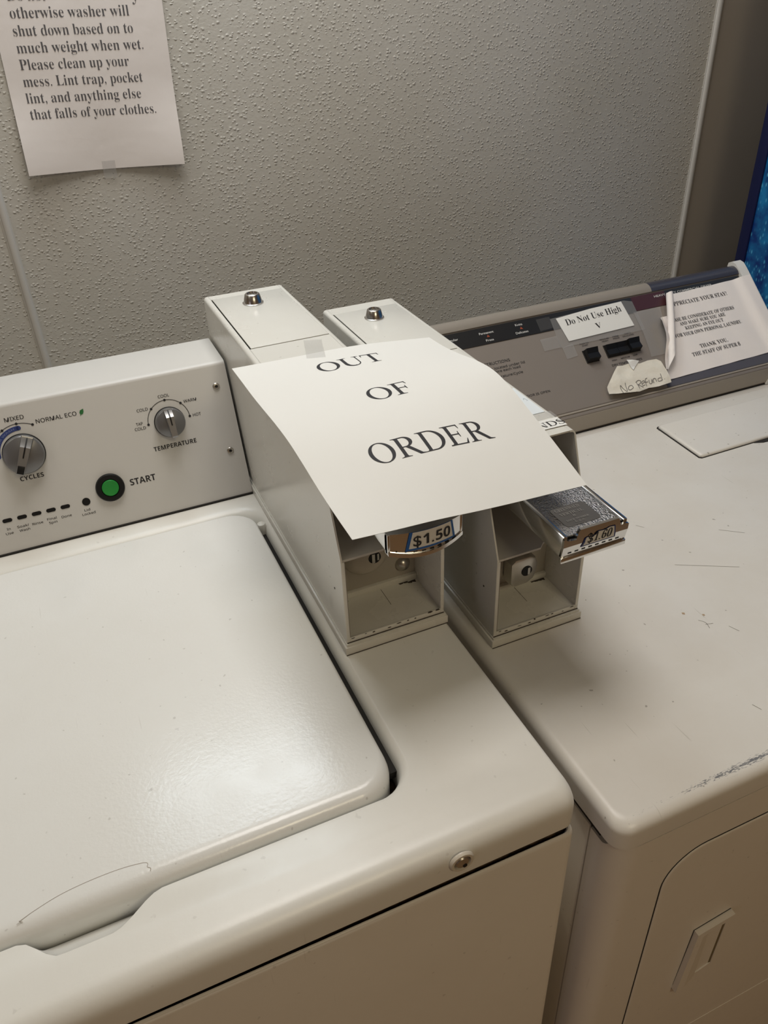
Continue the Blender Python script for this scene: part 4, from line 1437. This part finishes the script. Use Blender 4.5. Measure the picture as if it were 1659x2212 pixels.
# strip reading ...NDS and a pale blue paper on the dryer coin box
BZ = -.0400 + .2006
GB = lambda u, v, w=0.0: Vector((u, v, BZ + w))
bm = BM(); sheet(bm, [(.3250, .5440), (.4110, .5415), (.4115, .5590), (.3250, .5600)], GB, .008, .00025, lambda u, v: .0003 + .0016 * max(0, (.5445 - v) / .004) * .3)
nd = obj('paper_label', bm, PAPER, None, 60)
tag(nd, 'narrow white paper label ending in NDS on the front of the dryer coin box', 'paper label')
bm = BM(); serif_word(bm, 'NDS', .3835, .4122, .5452, .0092, GB, .0009); obj('printed_word', bm, INK, nd, 0)
bm = BM(); sheet(bm, [(.3280, .5735), (.4075, .5735), (.4085, .6320), (.3280, .6320)], GB, .01, .00025, lambda u, v: .0002)
bp_ = obj('paper_slip', bm, BLUEPAPER, None, 60)
tag(bp_, 'pale blue paper slip lying on the dryer coin box under the OUT OF ORDER sheet', 'paper')
bm = BM()
pen(bm, [[(.3975, .616), (.3990, .619), (.4005, .615)], [(.3988, .612), (.4010, .6135)], [(.4012, .618), (.4030, .616)], [(.4030, .604), (.4045, .607), (.4060, .603)], [(.4042, .601), (.4065, .602)]], GB, .0006, .0006)
obj('faint_writing', bm, plain('faint_blue_ink', (0.42, 0.47, 0.50), 0.8), bp_, 0)
bm = BM(); sheet(bm, [(.3280, .5610), (.4130, .5610), (.4130, .5730), (.3280, .5730)], GB, .01, .00012, lambda u, v: .0003)
tag(obj('tape_strip', bm, TAPE, None, 60), 'clear tape across the dryer coin box between the blue slip and the NDS label', 'tape')

# Do Not Use High slip
bm = BM(); SL = [(.6743, .1084), (.7917, .1109), (.7878, .1534), (.7300, .1520), (.6692, .1475)]
sheet(bm, SL, SD, .006, .00025, lambda u, v: .0016)
sl_ = obj('paper_slip', bm, PAPER, None, 60)
tag(sl_, 'white paper slip reading Do Not Use High on the dryer console', 'paper')
bm = Multi()
write(bm, 'Do Not Use High', .6818, .7815, .1330, .0098, SD, 'serif', .0022, .046)
write(bm, 'V', .7275, .7372, .1184, .0088, SD, 'serif', .0022)
obj('text_line', bm, INK, sl_, 0)
TP = [([(.6570, .1010), (.8070, .1010), (.8070, .1500), (.7930, .1545), (.6600, .1490)], .0012, 'wide clear film laid under the Do Not Use High slip'),
      ([(.6300, .1015), (.6600, .1020), (.6590, .1210), (.6304, .1205)], .0012, 'clear tape stub left of the Do Not Use High slip'),
      ([(.6597, .0820), (.6785, .0838), (.6790, .1040), (.6597, .1010)], .0013, 'clear tape stub hanging below the left corner of the Do Not Use High slip'),
      ([(.6370, .1330), (.6600, .1345), (.6600, .1530), (.6372, .1526)], .0013, 'clear tape piece on the black strip left of the Do Not Use High slip')]
for pts, w0, lab in TP:
    bm = BM(); sheet(bm, pts, SD, .012, .00012, lambda u, v, w0=w0: w0)
    tag(obj('tape_strip', bm, TAPETHIN if 'black strip' in lab else TAPE, None, 0), lab, 'tape')
bm = BM(); sheet(bm, [(.7960, .0560), (.8330, .0560), (.8500, .1320), (.8000, .1320)], SD, .012, .00015, lambda u, v: .0016 + .0035 * max(0, math.sin((v - .056) / .076 * 3.14)) * smoothstep(.84, .80, u))
tag(obj('clear_film', bm, TAPE, None, 0), 'greenish clear film between the black switches and the thank-you notice', 'clear film')

# torn No Refund note
def crumple(u, v):
    return .0022 + .0050 * (noise.noise(Vector((u * 60, v * 90, 1.3))) * .5 + .5) + .0035 * smoothstep(.05, .02, v)
NR = [(.6956, .0133), (.7200, .0095), (.7452, .0060), (.7640, .0085), (.7799, .0063), (.8032, .0080), (.8062, .0300), (.8049, .0448), (.8000, .0500), (.7838, .0508), (.7690, .0490), (.7560, .0530), (.7400, .0520), (.7305, .0530), (.7150, .0400), (.6978, .0244)]
bm = BM(); sheet(bm, NR, SD, .0045, .00025, crumple)
nr = obj('torn_note', bm, PAPERB, None, 80)
tag(nr, 'torn crumpled paper with handwritten No Refund at the foot of the dryer console', 'note')
bm = BM()
HW = [[(718.1, 9.4), (718.6, 21.6), (725.2, 10.5), (728.2, 24.2)], [(737.1, 18.1), (732.5, 17.7), (729.0, 13.7), (731.7, 11.7), (737.2, 13.9), (737.1, 18.1)], [(747.2, 22.0), (746.7, 10.3)],
      [(745.9, 20.9), (751.4, 23.1), (754.9, 20.9), (751.7, 17.5), (747.4, 16.4), (754.6, 11.3)], [(755.0, 16.7), (760.3, 18.3), (759.2, 20.6), (755.3, 18.7), (755.2, 13.9), (759.8, 14.2)],
      [(761.5, 11.6), (762.6, 21.4), (766.6, 23.0)], [(760.7, 17.5), (766.0, 17.6)], [(768.6, 19.8), (768.0, 14.5), (771.2, 14.0), (773.6, 19.4), (773.2, 13.9)], [(775.0, 13.6), (775.6, 18.8), (779.4, 19.6), (780.3, 14.4)],
      [(789.3, 18.6), (784.6, 18.3), (783.4, 14.4), (787.8, 14.1), (790.5, 14.9)], [(791.8, 25.1), (789.5, 14.4)], [(793.8, 15.5), (794.0, 14.8)]]
pen(bm, [[(a * mm, b * mm) for a, b in st] for st in HW], lambda u, v, w=0.0: SD(u, v, crumple(u, v) + w), .00085, .0007)
obj('handwriting', bm, plain('pencil_grey', (0.16, 0.15, 0.145), 0.7), nr, 0)
bm = BM(); sheet(bm, [(.7497, .0590), (.7520, .0405), (.7690, .0530)], lambda u, v, w=0.0: SD(u, v, crumple(u, v) + .0012 + w), .004, .00025)
obj('folded_corner', bm, PAPER, nr, 0, label='small bright white folded triangle')


# thank-you notice: its upper left side is rolled up
def roll(r0, crease):
    def f(u, v, w=0.0):
        c = crease(v)
        base = .0012
        if u >= c:
            lift = .0026 * math.exp(-(u - c) / .010) + .0004 * math.sin(u * 120 + v * 60) + .0050 * smoothstep(1.000, 1.0195, u)
            return SD(u, v, base + lift + w)
        s = c - u
        r = r0 - .03 * s
        ph = s / r
        if ph > 4.6:
            ph = 4.6 + (ph - 4.6) * .25
        return SD(c - (r + w) * math.sin(ph), v, base + .0026 + r - (r - w) * math.cos(ph))
    return f


cre = lambda v: .8040 + .0680 * (max(0, v - .0155) / .1355) ** .85
bm = BM()
N1 = roll(.0062, cre)
us = [.8035 + .0045 * k for k in range(0, 52)]
g = []
for off in (0, .00025):
    g = []
    for k in range(31):
        v0 = .0145 + .1325 * k / 30
        row = []
        for i in range(52):
            f = i / 51
            u = max(.8035, cre(v0) - .026) * (1 - f) + 1.0345 * f
            row.append(bm.verts.new(N1(u, v0 + (.0052 * f if k < 31 else 0), off)))
        g.append(row)
    for k in range(30):
        for i in range(51):
            bm.faces.new((g[k][i], g[k][i + 1], g[k + 1][i + 1], g[k + 1][i]))
ty = obj('thank_you_notice', bm, plain('bright_notice_paper', (0.88, 0.83, 0.80), 0.75, bump=(40, 0.12, 0.004)), None, 60)
tag(ty, 'white thank-you notice with a rolled left side on the right end of the dryer console', 'notice')
bm = Multi()
Nt = lambda u, v, w=0.0: N1(max(u, cre(v) + .0001), v, w)
for s, a, b, v, c in (('PPRECIATE YOUR STAY!', .8745, .9795, .1280, .0064), ('LEASE BE CONSIDERATE OF OTHERS', .8545, .9800, .1022, .0056), ('AND MAKE SURE YOU ARE', .8695, .9573, .0943, .0054), ('KEEPING AN EYE OUT', .8757, .9496, .0861, .0054),
                      ('FOR YOUR OWN PERSONAL LAUNDRY.', .8509, .9805, .0765, .0056), ('THANK YOU,', .8862, .9395, .0520, .0060), ('THE STAFF OF SUPER 8', .8660, .9590, .0412, .0060)):
    write(bm, s, a, b, v, c, Nt, 'serifb', .0009)
obj('text_line', bm, INKG, ty, 0, label='bold dark serif capitals')
bm = BM()
N2 = lambda u, v, w=0.0: SD(u, v, .0003 + .016 * smoothstep(.848, .826, u) * smoothstep(.04, .085, v) * smoothstep(.125, .105, v) + w)
sheet(bm, [(.8120, .0320), (.8800, .0320), (.8800, .1150), (.8450, .1150), (.8310, .1090), (.8240, .0720)], N2, .005, .00025)
tag(obj('paper_sheet', bm, PAPERW, None, 60), 'second white sheet peeping out behind the thank-you notice', 'paper')

# ================================================================== vending machine by the right wall
vm = thing('vending_machine', 'dark blue vending machine with droplet print at the right edge', 'vending machine', (1.58, .66, FLOOR))
VX, VY0, VY1, VZ = 1.221, .22, 1.1480, .92
bm = BM(); box(bm, VX + .012, 1.95, VY0 + .01, VY1 - .004, FLOOR + .02, VZ - .005, .006); obj('cabinet', bm, DARKSTEEL, vm, 40)
bm = BM()
for y0, y1, z0, z1 in ((VY1 - .0235, VY1, FLOOR + .03, VZ), (VY0, VY0 + .0235, FLOOR + .03, VZ), (VY0 + .02, VY1 - .02, VZ - .03, VZ), (VY0 + .02, VY1 - .02, FLOOR + .03, FLOOR + .12)):
    box(bm, VX, VX + .03, y0, y1, z0, z1, .003)
obj('door_frame', bm, NAVY, vm, 40)
bm = BM(); box(bm, VX + .004, VX + .02, VY0 + .022, VY1 - .022, FLOOR + .11, VZ - .028); obj('front_panel', bm, FLECK, vm, 0)
for y in (.30, 1.05):
    for x in (1.30, 1.88):
        bm = BM(); lathe(bm, [(.02, FLOOR), (.02, FLOOR + .012), (.01, FLOOR + .014), (.01, FLOOR + .035)], (x, y, 0), (0, 0, 1), 14); obj('foot', bm, BLACK, vm, 40)
